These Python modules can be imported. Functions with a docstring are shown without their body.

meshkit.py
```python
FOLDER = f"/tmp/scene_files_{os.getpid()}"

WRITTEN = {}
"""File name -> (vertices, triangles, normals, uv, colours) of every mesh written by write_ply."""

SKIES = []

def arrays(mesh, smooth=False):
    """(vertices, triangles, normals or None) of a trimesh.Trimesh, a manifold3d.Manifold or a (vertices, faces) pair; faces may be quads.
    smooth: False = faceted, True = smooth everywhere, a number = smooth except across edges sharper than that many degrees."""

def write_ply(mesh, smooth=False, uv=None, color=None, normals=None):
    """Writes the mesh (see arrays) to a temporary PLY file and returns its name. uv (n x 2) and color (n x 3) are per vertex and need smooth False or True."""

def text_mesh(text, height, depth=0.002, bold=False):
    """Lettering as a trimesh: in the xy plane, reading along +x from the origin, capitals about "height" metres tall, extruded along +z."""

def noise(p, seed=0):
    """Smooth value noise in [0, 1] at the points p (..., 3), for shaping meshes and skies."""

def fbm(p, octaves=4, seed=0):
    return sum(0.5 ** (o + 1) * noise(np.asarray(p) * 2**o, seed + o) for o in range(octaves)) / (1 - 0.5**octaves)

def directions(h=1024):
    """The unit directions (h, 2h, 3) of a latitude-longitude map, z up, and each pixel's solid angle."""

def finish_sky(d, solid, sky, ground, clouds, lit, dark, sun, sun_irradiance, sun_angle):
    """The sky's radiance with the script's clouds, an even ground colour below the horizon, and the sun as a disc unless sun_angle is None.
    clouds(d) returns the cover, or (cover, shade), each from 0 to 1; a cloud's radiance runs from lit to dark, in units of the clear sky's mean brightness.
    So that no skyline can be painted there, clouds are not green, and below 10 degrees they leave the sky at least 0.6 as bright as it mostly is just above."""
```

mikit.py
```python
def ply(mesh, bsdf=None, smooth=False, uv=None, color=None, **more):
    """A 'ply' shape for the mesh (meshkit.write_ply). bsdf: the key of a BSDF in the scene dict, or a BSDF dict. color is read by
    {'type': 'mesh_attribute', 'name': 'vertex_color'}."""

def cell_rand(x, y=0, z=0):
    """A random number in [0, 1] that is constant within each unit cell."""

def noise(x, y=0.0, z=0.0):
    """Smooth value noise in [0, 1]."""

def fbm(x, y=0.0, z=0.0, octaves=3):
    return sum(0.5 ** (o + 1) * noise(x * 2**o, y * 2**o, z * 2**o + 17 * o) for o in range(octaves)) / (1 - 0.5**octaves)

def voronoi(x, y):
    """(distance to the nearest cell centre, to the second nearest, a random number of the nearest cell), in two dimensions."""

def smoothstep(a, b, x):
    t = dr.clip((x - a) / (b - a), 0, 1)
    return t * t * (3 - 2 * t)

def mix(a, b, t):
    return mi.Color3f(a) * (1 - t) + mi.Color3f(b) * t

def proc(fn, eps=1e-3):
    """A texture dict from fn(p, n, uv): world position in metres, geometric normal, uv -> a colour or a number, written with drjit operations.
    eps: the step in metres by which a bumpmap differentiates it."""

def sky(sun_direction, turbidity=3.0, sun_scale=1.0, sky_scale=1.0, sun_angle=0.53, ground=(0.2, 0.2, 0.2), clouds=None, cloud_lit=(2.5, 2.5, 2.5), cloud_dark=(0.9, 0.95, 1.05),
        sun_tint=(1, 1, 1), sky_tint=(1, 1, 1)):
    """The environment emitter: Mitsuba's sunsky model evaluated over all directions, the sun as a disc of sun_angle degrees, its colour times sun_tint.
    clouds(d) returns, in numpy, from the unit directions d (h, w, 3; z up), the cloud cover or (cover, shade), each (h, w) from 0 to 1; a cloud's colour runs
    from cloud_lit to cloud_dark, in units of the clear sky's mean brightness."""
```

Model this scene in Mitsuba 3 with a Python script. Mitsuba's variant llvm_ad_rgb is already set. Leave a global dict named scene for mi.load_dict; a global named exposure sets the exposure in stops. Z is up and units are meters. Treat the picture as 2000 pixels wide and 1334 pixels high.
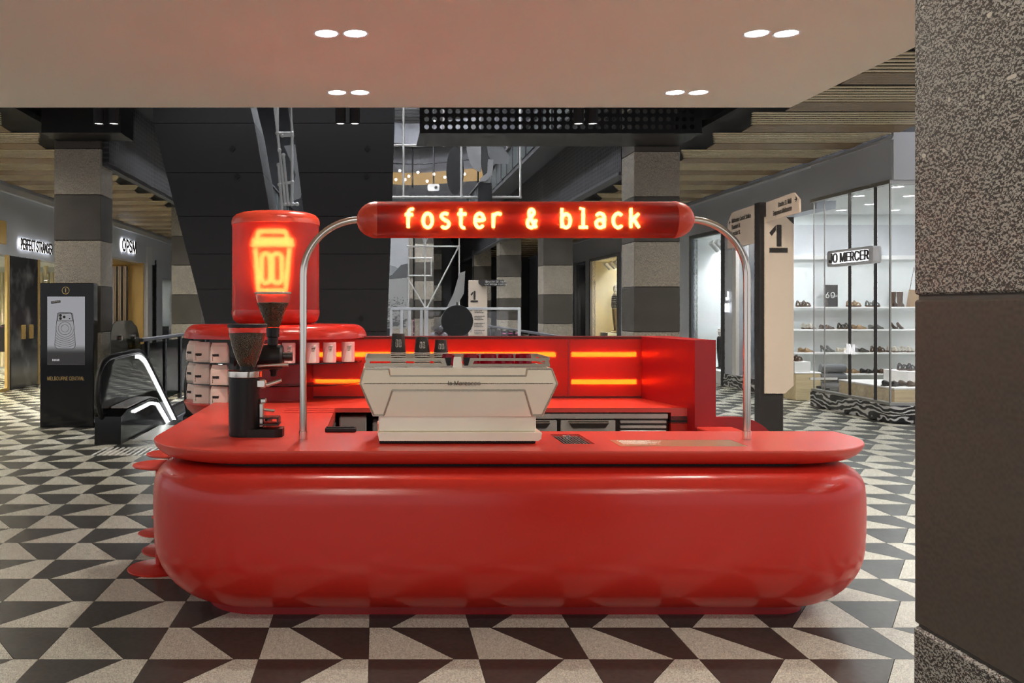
import math, random
import numpy as np, trimesh, shapely, manifold3d
import mitsuba as mi, drjit as dr
import mikit, meshkit
from shapely.geometry import Polygon, Point, LineString, box as sbox
from shapely import affinity

T = mi.ScalarTransform4f
random.seed(7)
RNG = np.random.default_rng(7)
scene, labels = {'type': 'scene'}, {}
exposure = 0.72

# ------------------------------------------------------------ camera
EYE = 1.76
scene['camera'] = {'type': 'perspective', 'fov': 2*math.degrees(math.atan(1000/1720)), 'fov_axis': 'x', 'near_clip': 0.05, 'far_clip': 300.0,
                   'principal_point_offset_x': (1000-735)/2000, 'principal_point_offset_y': (667-603)/1334,
                   'to_world': T().look_at(origin=[0, 0, EYE], target=[0, 1, EYE], up=[0, 0, 1])}
# ------------------------------------------------------------ light levels
AMBIENT = 0.45      # what comes in from the rest of the mall, beyond what is built
DOWNLIGHT = 190.0     # recessed downlights of the plaster ceiling
AISLE = 1100.0        # cylinder spots of the side aisles
ATRIUM = 150.0        # roof lamps of the void
SHOPLIGHT = 115.0
NEON = 26.0
SMALL = .08     # how often the small glowing things are picked when light is sampled
scene['mall_ambient'] = {'type': 'constant', 'sampling_weight': 10.0, 'radiance': {'type': 'rgb', 'value': [AMBIENT*1.0, AMBIENT*1.0, AMBIENT*1.05]}}
WARM, COOL = (1.0, 0.94, 0.82), (0.93, 0.98, 1.0)

# ------------------------------------------------------------ helpers
def c(r, g, b):
    f = lambda x: x/255/12.92 if x <= 10.3 else ((x/255+0.055)/1.055)**2.4
    return [f(r), f(g), f(b)]
def rgb(v): return {'type': 'rgb', 'value': list(v)}
def mat(key, color, rough=0.5, metal=0.0, spec=0.5, coat=0.0, two=True, bump=None, **kw):
    d = {'type': 'principled', 'base_color': color if isinstance(color, dict) else rgb(color), 'roughness': rough, 'metallic': metal, 'specular': spec}
    if coat: d.update(clearcoat=coat, clearcoat_gloss=0.9)
    d.update(kw)
    if bump: d = {'type': 'bumpmap', 'arbitrary': bump[0], 'scale': bump[1], 'bsdf': d}
    scene[key] = {'type': 'twosided', 'bsdf': d} if two else d
    return key
USED = {}
ORD = ['first', 'second', 'third', 'fourth', 'fifth', 'sixth', 'seventh', 'eighth', 'ninth', 'tenth', 'eleventh', 'twelfth']
def num(name):
    n = USED.get(name, -1)+1
    USED[name] = n
    return name if n == 0 else f'{name}_{n:03d}'
def tag(key, label, cat, group=None, kind=None):
    labels[key] = {'label': label}
    if cat: labels[key]['category'] = cat
    if group: labels[key]['group'] = group
    if kind: labels[key]['kind'] = kind
    return key
def thing(name, label, cat, group=None): return tag(num(name), label, cat, group)
def struct(key): labels[key] = {'kind': 'structure'}; return key
def put(key, mesh, m, smooth=False, emit=None, label=None, kind=None, weight=None, **kw):
    """One shape entry of the scene."""
    extra = {}
    if emit is not None: extra['emitter'] = {'type': 'area', 'radiance': rgb(emit), 'sampling_weight': float(weight if weight else SMALL)}
    scene[key] = mikit.ply(mesh, m, smooth=smooth, **extra, **kw)
    if label or kind:
        labels.setdefault(key, {})
        if label: labels[key]['label'] = label
        if kind: labels[key]['kind'] = kind
    return key
def part(parent, name, mesh, m, smooth=False, **kw): return put(num(f'{parent}__{name}'), mesh, m, smooth, **kw)
def again(key, source, to_world): scene[key] = {**scene[source], 'to_world': to_world}

def M(v, f): return trimesh.Trimesh(np.asarray(v, float), np.asarray(f, int), process=False)
def cat(*ms):
    ms = [m for g in ms for m in (g if isinstance(g, (list, tuple)) else [g])]
    return trimesh.util.concatenate(ms)
BOXF = np.array([[0,2,3],[0,3,1],[4,5,7],[4,7,6],[0,1,5],[0,5,4],[2,6,7],[2,7,3],[0,4,6],[0,6,2],[1,3,7],[1,7,5]])[:, ::-1]
def box(x0, x1, y0, y1, z0, z1, b=0.0):
    if x0 > x1: x0, x1 = x1, x0
    if y0 > y1: y0, y1 = y1, y0
    if z0 > z1: z0, z1 = z1, z0
    if b <= 0:
        v = np.array([[x, y, z] for x in (x0, x1) for y in (y0, y1) for z in (z0, z1)])
        return M(v, BOXF)
    b = min(b, (x1-x0)/2.01, (y1-y0)/2.01, (z1-z0)/2.01)
    pts = []
    for x, sx in ((x0, 1), (x1, -1)):
        for y, sy in ((y0, 1), (y1, -1)):
            for z, sz in ((z0, 1), (z1, -1)):
                pts += [[x+sx*b, y+sy*b, z], [x+sx*b, y, z+sz*b], [x, y+sy*b, z+sz*b]]
    return trimesh.convex.convex_hull(np.array(pts))
def sheet(x0, x1, y0, y1, z0, z1):
    """A single sheet of glass in the middle plane of the box."""
    k = int(np.argmin([abs(x1-x0), abs(y1-y0), abs(z1-z0)])); m = [(x0+x1)/2, (y0+y1)/2, (z0+z1)/2]
    a, b = [(1, 2), (0, 2), (0, 1)][k]; lo, hi = (x0, y0, z0), (x1, y1, z1); v = []
    for s, t in ((0, 0), (1, 0), (1, 1), (0, 1)):
        p = list(m); p[a] = (lo, hi)[s][a]; p[b] = (lo, hi)[t][b]; v.append(p)
    return M(v, [[0, 1, 2], [0, 2, 3]])
def hull(pts): return trimesh.convex.convex_hull(np.asarray(pts, float))
def mv(m, x=0, y=0, z=0, rz=0, rx=0, ry=0, s=None):
    m = m.copy()
    if s is not None: m.apply_scale(s)
    for a, ax in ((rx, [1,0,0]), (ry, [0,1,0]), (rz, [0,0,1])):
        if a: m.apply_transform(trimesh.transformations.rotation_matrix(math.radians(a), ax))
    m.apply_translation([x, y, z]); return m
def tube(path, r, n=10, closed=False, caps=True):
    p = np.asarray(path, float); k = len(p)
    r = np.broadcast_to(np.asarray(r, float), (k,))
    if closed: t = np.roll(p, -1, 0)-np.roll(p, 1, 0)
    else: t = np.gradient(p, axis=0)
    t /= np.linalg.norm(t, axis=1, keepdims=True)+1e-12
    u = np.cross(t[0], [0, 0, 1.0])
    if np.linalg.norm(u) < 0.2: u = np.cross(t[0], [1.0, 0, 0])
    us = []
    for i in range(k):
        u = u-t[i]*(u@t[i]); u /= np.linalg.norm(u)+1e-12; us.append(u)
    us = np.array(us); w = np.cross(t, us)
    a = np.arange(n)*2*np.pi/n
    v = (p[:, None]+r[:, None, None]*(np.cos(a)[None, :, None]*us[:, None]+np.sin(a)[None, :, None]*w[:, None])).reshape(-1, 3)
    f = []
    for i in range(k if closed else k-1):
        i2 = (i+1) % k
        for j in range(n):
            j2 = (j+1) % n
            q = [i*n+j, i*n+j2, i2*n+j2, i2*n+j]
            f += [[q[0], q[1], q[2]], [q[0], q[2], q[3]]]
    v = list(v)
    if caps and not closed:
        for i, s in ((0, -1), (k-1, 1)):
            v.append(p[i]); ci = len(v)-1
            for j in range(n):
                j2 = (j+1) % n
                f.append([ci, i*n+j2, i*n+j] if s < 0 else [ci, i*n+j, i*n+j2])
    return M(v, f)
def rod(a, b, r, n=10): return tube([a, b], r, n)
def lathe(prof, n=32, x=0, y=0, z=0):
    prof = [(max(r, 1e-5), h) for r, h in prof]
    a = np.arange(n)*2*np.pi/n
    v = np.array([[r*np.cos(t), r*np.sin(t), h] for r, h in prof for t in a])
    f = []
    for i in range(len(prof)-1):
        for j in range(n):
            j2 = (j+1) % n
            f += [[i*n+j, i*n+j2, (i+1)*n+j2], [i*n+j, (i+1)*n+j2, (i+1)*n+j]]
    m = M(v, f); m.merge_vertices(); m.update_faces(m.nondegenerate_faces())
    m.apply_translation([x, y, z]); return m
def prism(poly, h, plane='xy', at=0.0):
    """A shapely polygon extruded by h from 'at' along the plane's normal: xy -> +z, xz -> +y, yz -> +x."""
    if not isinstance(poly, shapely.Geometry): poly = Polygon(poly)
    ms = [trimesh.creation.extrude_polygon(g, h, engine='earcut') for g in getattr(poly, 'geoms', [poly]) if g.area > 0]
    m = trimesh.util.concatenate(ms); v = m.vertices.copy()
    if plane == 'xy': v[:, 2] += at
    elif plane == 'xz': v = np.stack([v[:, 0], v[:, 2]+at, v[:, 1]], 1); m.invert()
    else: v = np.stack([v[:, 2]+at, v[:, 0], v[:, 1]], 1)
    m.vertices = v
    return m
def rrect(x0, x1, y0, y1, r, n=6):
    return sbox(x0+r, y0+r, x1-r, y1-r).buffer(r, quad_segs=n)
def frame(x0, x1, z0, z1, w): return sbox(x0, z0, x1, z1).difference(sbox(x0+w, z0+w, x1-w, z1-w))
def man(m):
    m = m.copy(); m.merge_vertices()
    return manifold3d.Manifold(manifold3d.Mesh(np.asarray(m.vertices, np.float32), np.asarray(m.faces, np.uint32)))
def unman(x):
    g = x.to_mesh(); return M(g.vert_properties[:, :3], g.tri_verts)
def text(s, h, depth=0.004, bold=False, face='-y', x=0, y=0, z=0, align='c', rz=0):
    """Upright lettering reading along +x towards a viewer on the -y side, then turned by rz about its middle."""
    m = meshkit.text_mesh(s, h, depth, bold)
    v = m.vertices.copy()
    w = v[:, 0].max()
    off = {'c': w/2, 'l': 0, 'r': w}[align]
    m.vertices = np.stack([v[:, 0]-off, -v[:, 2], v[:, 1]], 1)
    return mv(m, x, y, z, rz=rz)
def arc(cx, cy, r, a0, a1, n=10, ry=None):
    a = np.radians(np.linspace(a0, a1, n))
    return [(cx+r*math.cos(t), cy+(ry or r)*math.sin(t)) for t in a]

# ------------------------------------------------------------ materials
def n3(p, s, o=0.0): return mikit.noise(p.x*s+o, p.y*s, p.z*s)
def f_pale_tile(p, n, uv):
    g = n3(p, 520)*0.6+n3(p, 230, 9)*0.4
    cell = mikit.cell_rand(p.x*1.81+0.07, p.y*2.28)
    t = mikit.smoothstep(0.25, 0.75, g)
    return mikit.mix(c(136, 134, 124), c(210, 207, 194), t)*(0.93+0.1*cell)
def f_dark_tile(p, n, uv):
    g = n3(p, 6)*0.5+n3(p, 60, 3)*0.5
    return mikit.mix(c(46, 46, 44), c(58, 57, 54), g)
def f_granite(p, n, uv):
    g = n3(p, 230)*0.6+n3(p, 120, 5)*0.4
    return mikit.mix(c(66, 63, 58), c(188, 178, 160), mikit.smoothstep(0.25, 0.78, g))
def f_granite_big(p, n, uv):
    g = n3(p, 520)*0.5+n3(p, 250, 5)*0.5
    h = n3(p, 60, 40)
    t = mikit.smoothstep(0.42, 0.62, g)
    base = mikit.mix(c(38, 36, 34), c(142, 139, 132), t)
    return mikit.mix(base, c(186, 180, 168), mikit.smoothstep(0.86, 0.9, h)*0.8)
def f_basalt(p, n, uv):
    g = n3(p, 5)*0.5+n3(p, 150, 7)*0.5
    return mikit.mix(c(50, 46, 40), c(66, 61, 53), g)
def f_wood(p, n, uv):
    g = mikit.noise(p.x*1.1, p.y*25, p.z*25)*0.5+mikit.noise(p.x*9, p.y*160, p.z*160)*0.5
    return mikit.mix(c(190, 170, 130), c(222, 206, 170), g)
def f_zebra(p, n, uv):
    w = mikit.fbm(p.x*1.3+p.y*1.3, p.z*2.5, 0.0, 4)*5.0+p.z*9+mikit.noise(p.y*9+p.x*9, p.z*18)*0.7
    s = dr.abs(dr.sin(w*3.1))
    return mikit.mix(c(26, 26, 27), c(190, 190, 190), mikit.smoothstep(0.72, 0.92, s))
def f_smoke(p, n, uv):
    g = mikit.fbm(p.y*2.0, p.z*2.0, p.x*2, 4)
    return mikit.mix(c(44, 45, 48), c(116, 117, 120), mikit.smoothstep(0.5, 0.85, g))
def f_plaster(p, n, uv):
    return mikit.mix(c(228, 219, 200), c(234, 225, 206), n3(p, 2.0))
def f_perf(p, n, uv):
    a, b = dr.abs(p.y*9.0-dr.floor(p.y*9.0)-0.5), dr.abs(p.z*13.0-dr.floor(p.z*13.0)-0.5)
    hole = dr.select((a < 0.24) & (b < 0.3), 1.0, 0.0)
    return mikit.mix(c(44, 44, 47), c(14, 14, 15), hole)
mat('pale_tile', mikit.proc(f_pale_tile), 0.32)
mat('dark_tile', mikit.proc(f_dark_tile), 0.34, spec=0.45)
mat('granite', mikit.proc(f_granite), 0.45)
mat('granite_big', mikit.proc(f_granite_big), 0.4)
mat('basalt', mikit.proc(f_basalt), 0.5)
mat('wood', mikit.proc(f_wood), 0.45)
mat('wood_brown', c(120, 98, 68), 0.5)
mat('zebra_marble', mikit.proc(f_zebra), 0.2)
mat('smoke_marble', mikit.proc(f_smoke), 0.15)
mat('plaster', mikit.proc(f_plaster), 0.8)
mat('perforated', mikit.proc(f_perf), 0.55)
mat('grout', c(70, 66, 62), 0.8)
mat('red_paint', c(182, 39, 30), 0.22, spec=0.5)
mat('red_top', c(196, 54, 40), 0.33, spec=1.0, coat=0.5)
mat('red_cap', c(196, 62, 42), 0.3, spec=0.5)
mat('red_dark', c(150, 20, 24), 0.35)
mat('red_inside', c(84, 10, 8), 0.8)
mat('black', c(14, 14, 15), 0.42, spec=0.35)
mat('kitchen_steel', c(196, 194, 188), 0.3, metal=0.45)
mat('black_gloss', c(6, 6, 7), 0.1, spec=0.35)
mat('matt_black', c(24, 24, 25), 0.8)
mat('leg_black', c(31, 32, 34), 0.6)
mat('leg_grey', c(120, 121, 124), 0.6)
mat('steel', c(222, 214, 204), 0.16, metal=1.0)
mat('brushed', c(176, 174, 170), 0.35, metal=1.0)
mat('cream_steel', c(240, 232, 214), 0.22, metal=0.2)
mat('mirror_cream', c(240, 232, 214), 0.22, metal=0.2)
mat('cream_trim', c(176, 168, 152), 0.35, metal=0.7)
mat('deck_grey', c(170, 170, 168), 0.35)
mat('landing_white', c(228, 228, 220), 0.3)
mat('chrome', c(225, 225, 225), 0.08, metal=1.0)
mat('dark_steel', c(70, 68, 66), 0.35, metal=0.9)
mat('white_wall', c(226, 230, 230), 0.6)
mat('white_gloss', c(236, 236, 234), 0.3)
mat('white_tube', c(222, 222, 220), 0.4)
mat('fascia', c(186, 191, 200), 0.7)
mat('fascia_light', c(200, 202, 206), 0.7)
mat('dark_grey', c(58, 59, 62), 0.6)
mat('mid_grey', c(105, 106, 110), 0.6)
mat('green_black', c(44, 50, 50), 0.5)
mat('beige', c(206, 190, 172), 0.6)
mat('ink', c(34, 30, 28), 0.7)
mat('gold', c(190, 160, 100), 0.4, metal=0.3)
mat('cup_black', c(36, 32, 27), 0.6)
mat('cup_white', c(232, 226, 214), 0.6)
mat('paper_bag', c(236, 212, 198), 0.7)
mat('tin_pink', c(232, 176, 172), 0.5)
mat('tin_cream', c(244, 226, 214), 0.5)
mat('bean', c(46, 31, 20), 0.7, spec=0.2)
mat('bean_pale', c(74, 58, 40), 0.6, spec=0.3)
mat('menu_glass', c(166, 124, 100), 0.2)
mat('warm_wall', c(216, 204, 172), 0.6)
mat('skin_white', c(226, 222, 216), 0.5)
mat('cloth_dark', c(36, 37, 42), 0.9)
mat('cloth_white', c(222, 220, 214), 0.9)
mat('cloth_beige', c(190, 170, 136), 0.9)
scene['clear_glass'] = {'type': 'thindielectric', 'int_ior': 1.5}
scene['hopper_glass'] = {'type': 'thindielectric', 'int_ior': 1.5}
scene['smoke_glass'] = {'type': 'principledthin', 'base_color': rgb(c(110, 120, 114)), 'roughness': 0.04, 'spec_trans': 1.0, 'diff_trans': 0.0, 'eta': 1.5}
scene['magenta_glass'] = {'type': 'principledthin', 'base_color': rgb(c(196, 24, 70)), 'roughness': 0.1, 'spec_trans': 0.7, 'diff_trans': 0.6, 'eta': 1.5}
scene['red_acrylic'] = {'type': 'principledthin', 'base_color': rgb(c(206, 44, 30)), 'roughness': 0.36, 'spec_trans': 0.75, 'diff_trans': 0.5, 'eta': 1.45}
scene['panel_acrylic'] = {'type': 'principledthin', 'base_color': rgb(c(206, 52, 26)), 'roughness': 0.3, 'spec_trans': 0.75, 'diff_trans': 0.3, 'eta': 1.45}
scene['screen_face'] = {'type': 'diffuse', 'reflectance': rgb([0.04, 0.04, 0.04])}
scene['lamp_face'] = {'type': 'diffuse', 'reflectance': rgb([0.7, 0.7, 0.7])}
# ============================================================ the setting
# ---- floor: dark slab, every tile a piece of its own (light and dark halves of a 0.553 x 0.4385 m grid)
put(struct('floor'), cat(box(-13, 14, -4, 12.55, -.25, -.006), box(-13, -3.75, 12.55, 46, -.25, -.006), box(-2.25, 14, 12.55, 46, -.25, -.006), box(-3.75, -2.25, 19, 46, -.25, -.006)), 'grout')
TX, TY, TW, TD = -0.0385, 4.4225, 0.553, 0.4385
def tile(poly):
    p = Polygon(poly).buffer(-0.0016, join_style=2)
    if p.is_empty: return None
    q = np.array(p.exterior.coords)[:-1]; k = len(q)
    if not shapely.geometry.polygon.orient(p).exterior.coords[:] == list(p.exterior.coords): q = q[::-1]
    v = np.vstack([np.c_[q, np.zeros(k)], np.c_[q, np.full(k, -.0065)]])
    f = [[0, i, i+1] for i in range(1, k-1)]
    for i in range(k):
        j = (i+1) % k
        f += [[i, i+k, j+k], [i, j+k, j]]
    return M(v, f)
near, far = [], {'pale_tile': [], 'dark_tile': []}
KIOSK = sbox(-1.15, 5.15, 2.6, 8.0)
PIT = sbox(-3.72, 12.2, -2.28, 46)
for n in range(-9, 92):
    y0, y1 = TY+n*TD, TY+(n+1)*TD
    for k in range(-23, 26):
        x = TX+k*TW; X = x+TW
        if x < -12.5 or x > 13.4: continue
        if n % 2 == 0: a = [(x, y0), (x+.777*TW, y0), (x+.2*TW, y1), (x, y1)]; b = [(x+.777*TW, y0), (X, y0), (X, y1), (x+.2*TW, y1)]; ka, kb = 'pale_tile', 'dark_tile'
        else: a = [(x, y0), (x+.22*TW, y0), (x+.777*TW, y1), (x, y1)]; b = [(x+.22*TW, y0), (X, y0), (X, y1), (x+.777*TW, y1)]; ka, kb = 'dark_tile', 'pale_tile'
        for q, kk in ((a, ka), (b, kb)):
            P = Polygon(q)
            if P.intersects(PIT):
                P = P.difference(PIT)
                if P.is_empty or P.geom_type != 'Polygon' or P.area < .002: continue
                q = list(P.exterior.coords)[:-1]
            m = tile(q)
            if m is None: continue
            cx, cy = P.centroid.coords[0]
            px, py = 735+1720*cx/max(cy, .1), 603+1720*1.76/max(cy, .1)
            seen = cy > 4.1 and -20 < px < 1790 and not (KIOSK.contains(P.centroid)) and not (cy > 5.6 and 330 < px < 1660)
            (near if seen else far[kk]).append((cy, m, kk) if seen else m)
near.sort(key=lambda t: t[0])
for i, (cy, m, kk) in enumerate(near):
    if i < 300: part('floor', 'tile', m, kk)
    else: far[kk].append(m)
for kk, ms in far.items(): part('floor', 'far_pale_tiles' if kk == 'pale_tile' else 'far_dark_tiles', cat(ms), kk, kind='stuff')

# ---- plaster ceiling over the kiosk with its downlights
holes = []
LAMPS = [(x, y) for y in (8.31, 6.53, 1.19, -.6, -2.4) for x in (-.37, -.155, 2.82, 3.04)]
RL = .083
poly = sbox(-9, -4, 4.2, 8.93)
for x, y in LAMPS: poly = poly.difference(Point(x, y).buffer(RL+.012, quad_segs=5))
put(struct('ceiling'), prism(poly, .35, 'xy', 3.8), 'plaster')
for i, (x, y) in enumerate(LAMPS):
    row = {8.31: 'near the ceiling edge', 6.53: 'nearer the camera'}.get(y)
    side = 'left end' if x < 1 else 'right end'
    one = 'left' if x in (-.37, 2.82) else 'right'
    t = thing('downlight', f"round recessed downlight above the kiosk's {side}, {one} of the pair {row}" if row else 'round recessed downlight in the ceiling in front of the kiosk, outside the picture', 'ceiling light', 'recessed ceiling downlights')
    part(t, 'trim_ring', lathe([(RL, .03), (RL, -.001), (RL+.014, -.004), (RL+.016, 0), (RL+.016, .002)], 28, x, y, 3.8), 'white_gloss')
    part(t, 'lens', lathe([(1e-5, 0), (RL, 0)], 28, x, y, 3.806).copy(), 'lamp_face', emit=[DOWNLIGHT*k for k in WARM], weight=1)
# ============================================================ the kiosk
def outline(x0, x1, y0, y1, rf_l, rf_r, rb, d, n=22):
    """Rounded rectangle drawn in by d, always the same number of points."""
    def corner(cx, cy, r, a0, a1): return [(cx+r*math.cos(a), cy+r*math.sin(a)) for a in np.radians(np.linspace(a0, a1, n))]
    L = []
    L += corner(x0+rf_l, y0+rf_l, max(rf_l-d, .01), 180, 270)
    L += corner(x1-rf_r, y0+rf_r, max(rf_r-d, .01), 270, 360)
    L += corner(x1-rb, y1-rb, max(rb-d, .01), 0, 90)
    L += corner(x0+rb, y1-rb, max(rb-d, .01), 90, 180)
    P = []
    for q in range(4):      # short steps along the straights between the corners
        P += L[q*n:(q+1)*n]
        a, b = L[(q+1)*n-1], L[((q+1)*n) % (4*n)]
        k = (30, 24, 30, 24)[q]
        P += [(a[0]+(b[0]-a[0])*t/k, a[1]+(b[1]-a[1])*t/k) for t in range(1, k)]
    return np.array(P)
def loft(rings):
    """rings: list of (points k x 2, z) from bottom to top -> closed solid."""
    k = len(rings[0][0])
    v = np.vstack([np.c_[p, np.full(k, z)] for p, z in rings])
    f = []
    for i in range(len(rings)-1):
        for j in range(k):
            j2 = (j+1) % k
            f += [[i*k+j, i*k+j2, (i+1)*k+j2], [i*k+j, (i+1)*k+j2, (i+1)*k+j]]
    v = list(v)
    for i, s in ((0, -1), (len(rings)-1, 1)):
        v.append([*rings[i][0].mean(0), rings[i][1]]); ci = len(v)-1
        for j in range(k):
            j2 = (j+1) % k
            f.append([ci, i*k+j2, i*k+j] if s < 0 else [ci, i*k+j, i*k+j2])
    return M(v, f)
ZT = .965
kiosk = thing('coffee_kiosk', 'large glossy red coffee kiosk with a bulging rounded front standing on the patterned floor', 'kiosk')
cut = man(box(-.33, 5, 5.72, 7.05, -.1, 2)) + man(box(2.50, 5, 5.72, 9, -.1, 2))
BY = 4.74
prof = [(.38-.38*math.sin(a), .045+.37*(1-math.cos(a))) for a in np.radians(np.linspace(0, 90, 18))]
prof += [(-.004, .48), (-.006, .6), (-.004, .69)]
prof += [(.13*(1-math.cos(a)), .722+.13*math.sin(a)) for a in np.radians(np.linspace(0, 90, 12))] + [(.34, .853)]
cav = man(box(-.33, 2.36, 7.0, 7.6, .05, .930))
body = loft([(outline(-1.34, 2.86, BY, 8.25, .65, .55, .5, d), z) for d, z in prof])
part(kiosk, 'body', unman(man(body)-cut-cav), 'red_paint', smooth=40)
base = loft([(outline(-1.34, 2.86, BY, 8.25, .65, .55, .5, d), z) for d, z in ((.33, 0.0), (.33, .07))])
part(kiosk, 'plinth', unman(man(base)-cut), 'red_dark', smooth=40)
neck = loft([(outline(-1.34, 2.86, BY, 8.25, .65, .55, .5, d), z) for d, z in ((.33, .84), (.33, .9))])
part(kiosk, 'shadow_gap', unman(man(neck)-cut-cav), 'matt_black', smooth=40)
sp = [(.17, .868), (.11, .872), (.06, .885), (.03, .905), (.01, .93), (0, .952), (.0, .960), (.004, .9645), (.008, ZT)]
top = loft([(outline(-1.38, 2.975, 4.92, 8.25, .62, .6, .5, d), z) for d, z in sp])
cut2 = man(prism(sbox(-.33, 5.72, 5, 7.05).difference(sbox(-.33, 5.72, -.23, 5.82)).union(Point(-.23, 5.82).buffer(.1)).union(sbox(-.23, 5.72, 5, 5.82)), 2, 'xy', 0)) + man(box(2.50, 5, 5.72, 9, -.1, 2))
hole_sink = man(box(1.10, 1.285, 5.18, 5.58, .93, 1.2))    # drip grate recess
hole_menu = man(box(1.41, 2.15, 5.09, 5.34, ZT-.004, 1.2))
top_m = man(top)-cut2-hole_sink-hole_menu-cav
for k in range(3): top_m = top_m - man(box(-.72, -.33-.02*0, 6.72+.13*k, 6.76+.13*k, ZT-.012, 1.2))
part(kiosk, 'worktop', unman(top_m), 'red_top', smooth=40)
part(kiosk, 'drip_grate', cat([box(1.11+.0185*i, 1.119+.0185*i, 5.19, 5.57, .944, .952) for i in range(10)]+[box(1.102, 1.283, 5.182, 5.192, .94, .952), box(1.102, 1.283, 5.568, 5.578, .94, .952)]), 'brushed', label='slotted metal drip grate')
part(kiosk, 'drip_pan', box(1.10, 1.285, 5.18, 5.58, .928, .934), 'dark_steel')
part(kiosk, 'rinser', lathe([(.0, .02), (.022, .02), (.026, .012), (.026, 0)], 20, 1.19, 5.52, .95), 'chrome')
part(kiosk, 'menu_panel', box(1.413, 2.147, 5.093, 5.337, ZT-.0038, ZT-.0002), 'menu_glass', label='beige menu panel set flush in the top')
part(kiosk, 'menu_lettering', cat([mv(box(0, w, 0, .008, 0, .0006), 1.45, 5.305-.022*i, ZT-.0003) for i, w in enumerate((.2, .26, .17, .24, .21, .15, .22))]), 'cup_white')
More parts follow.
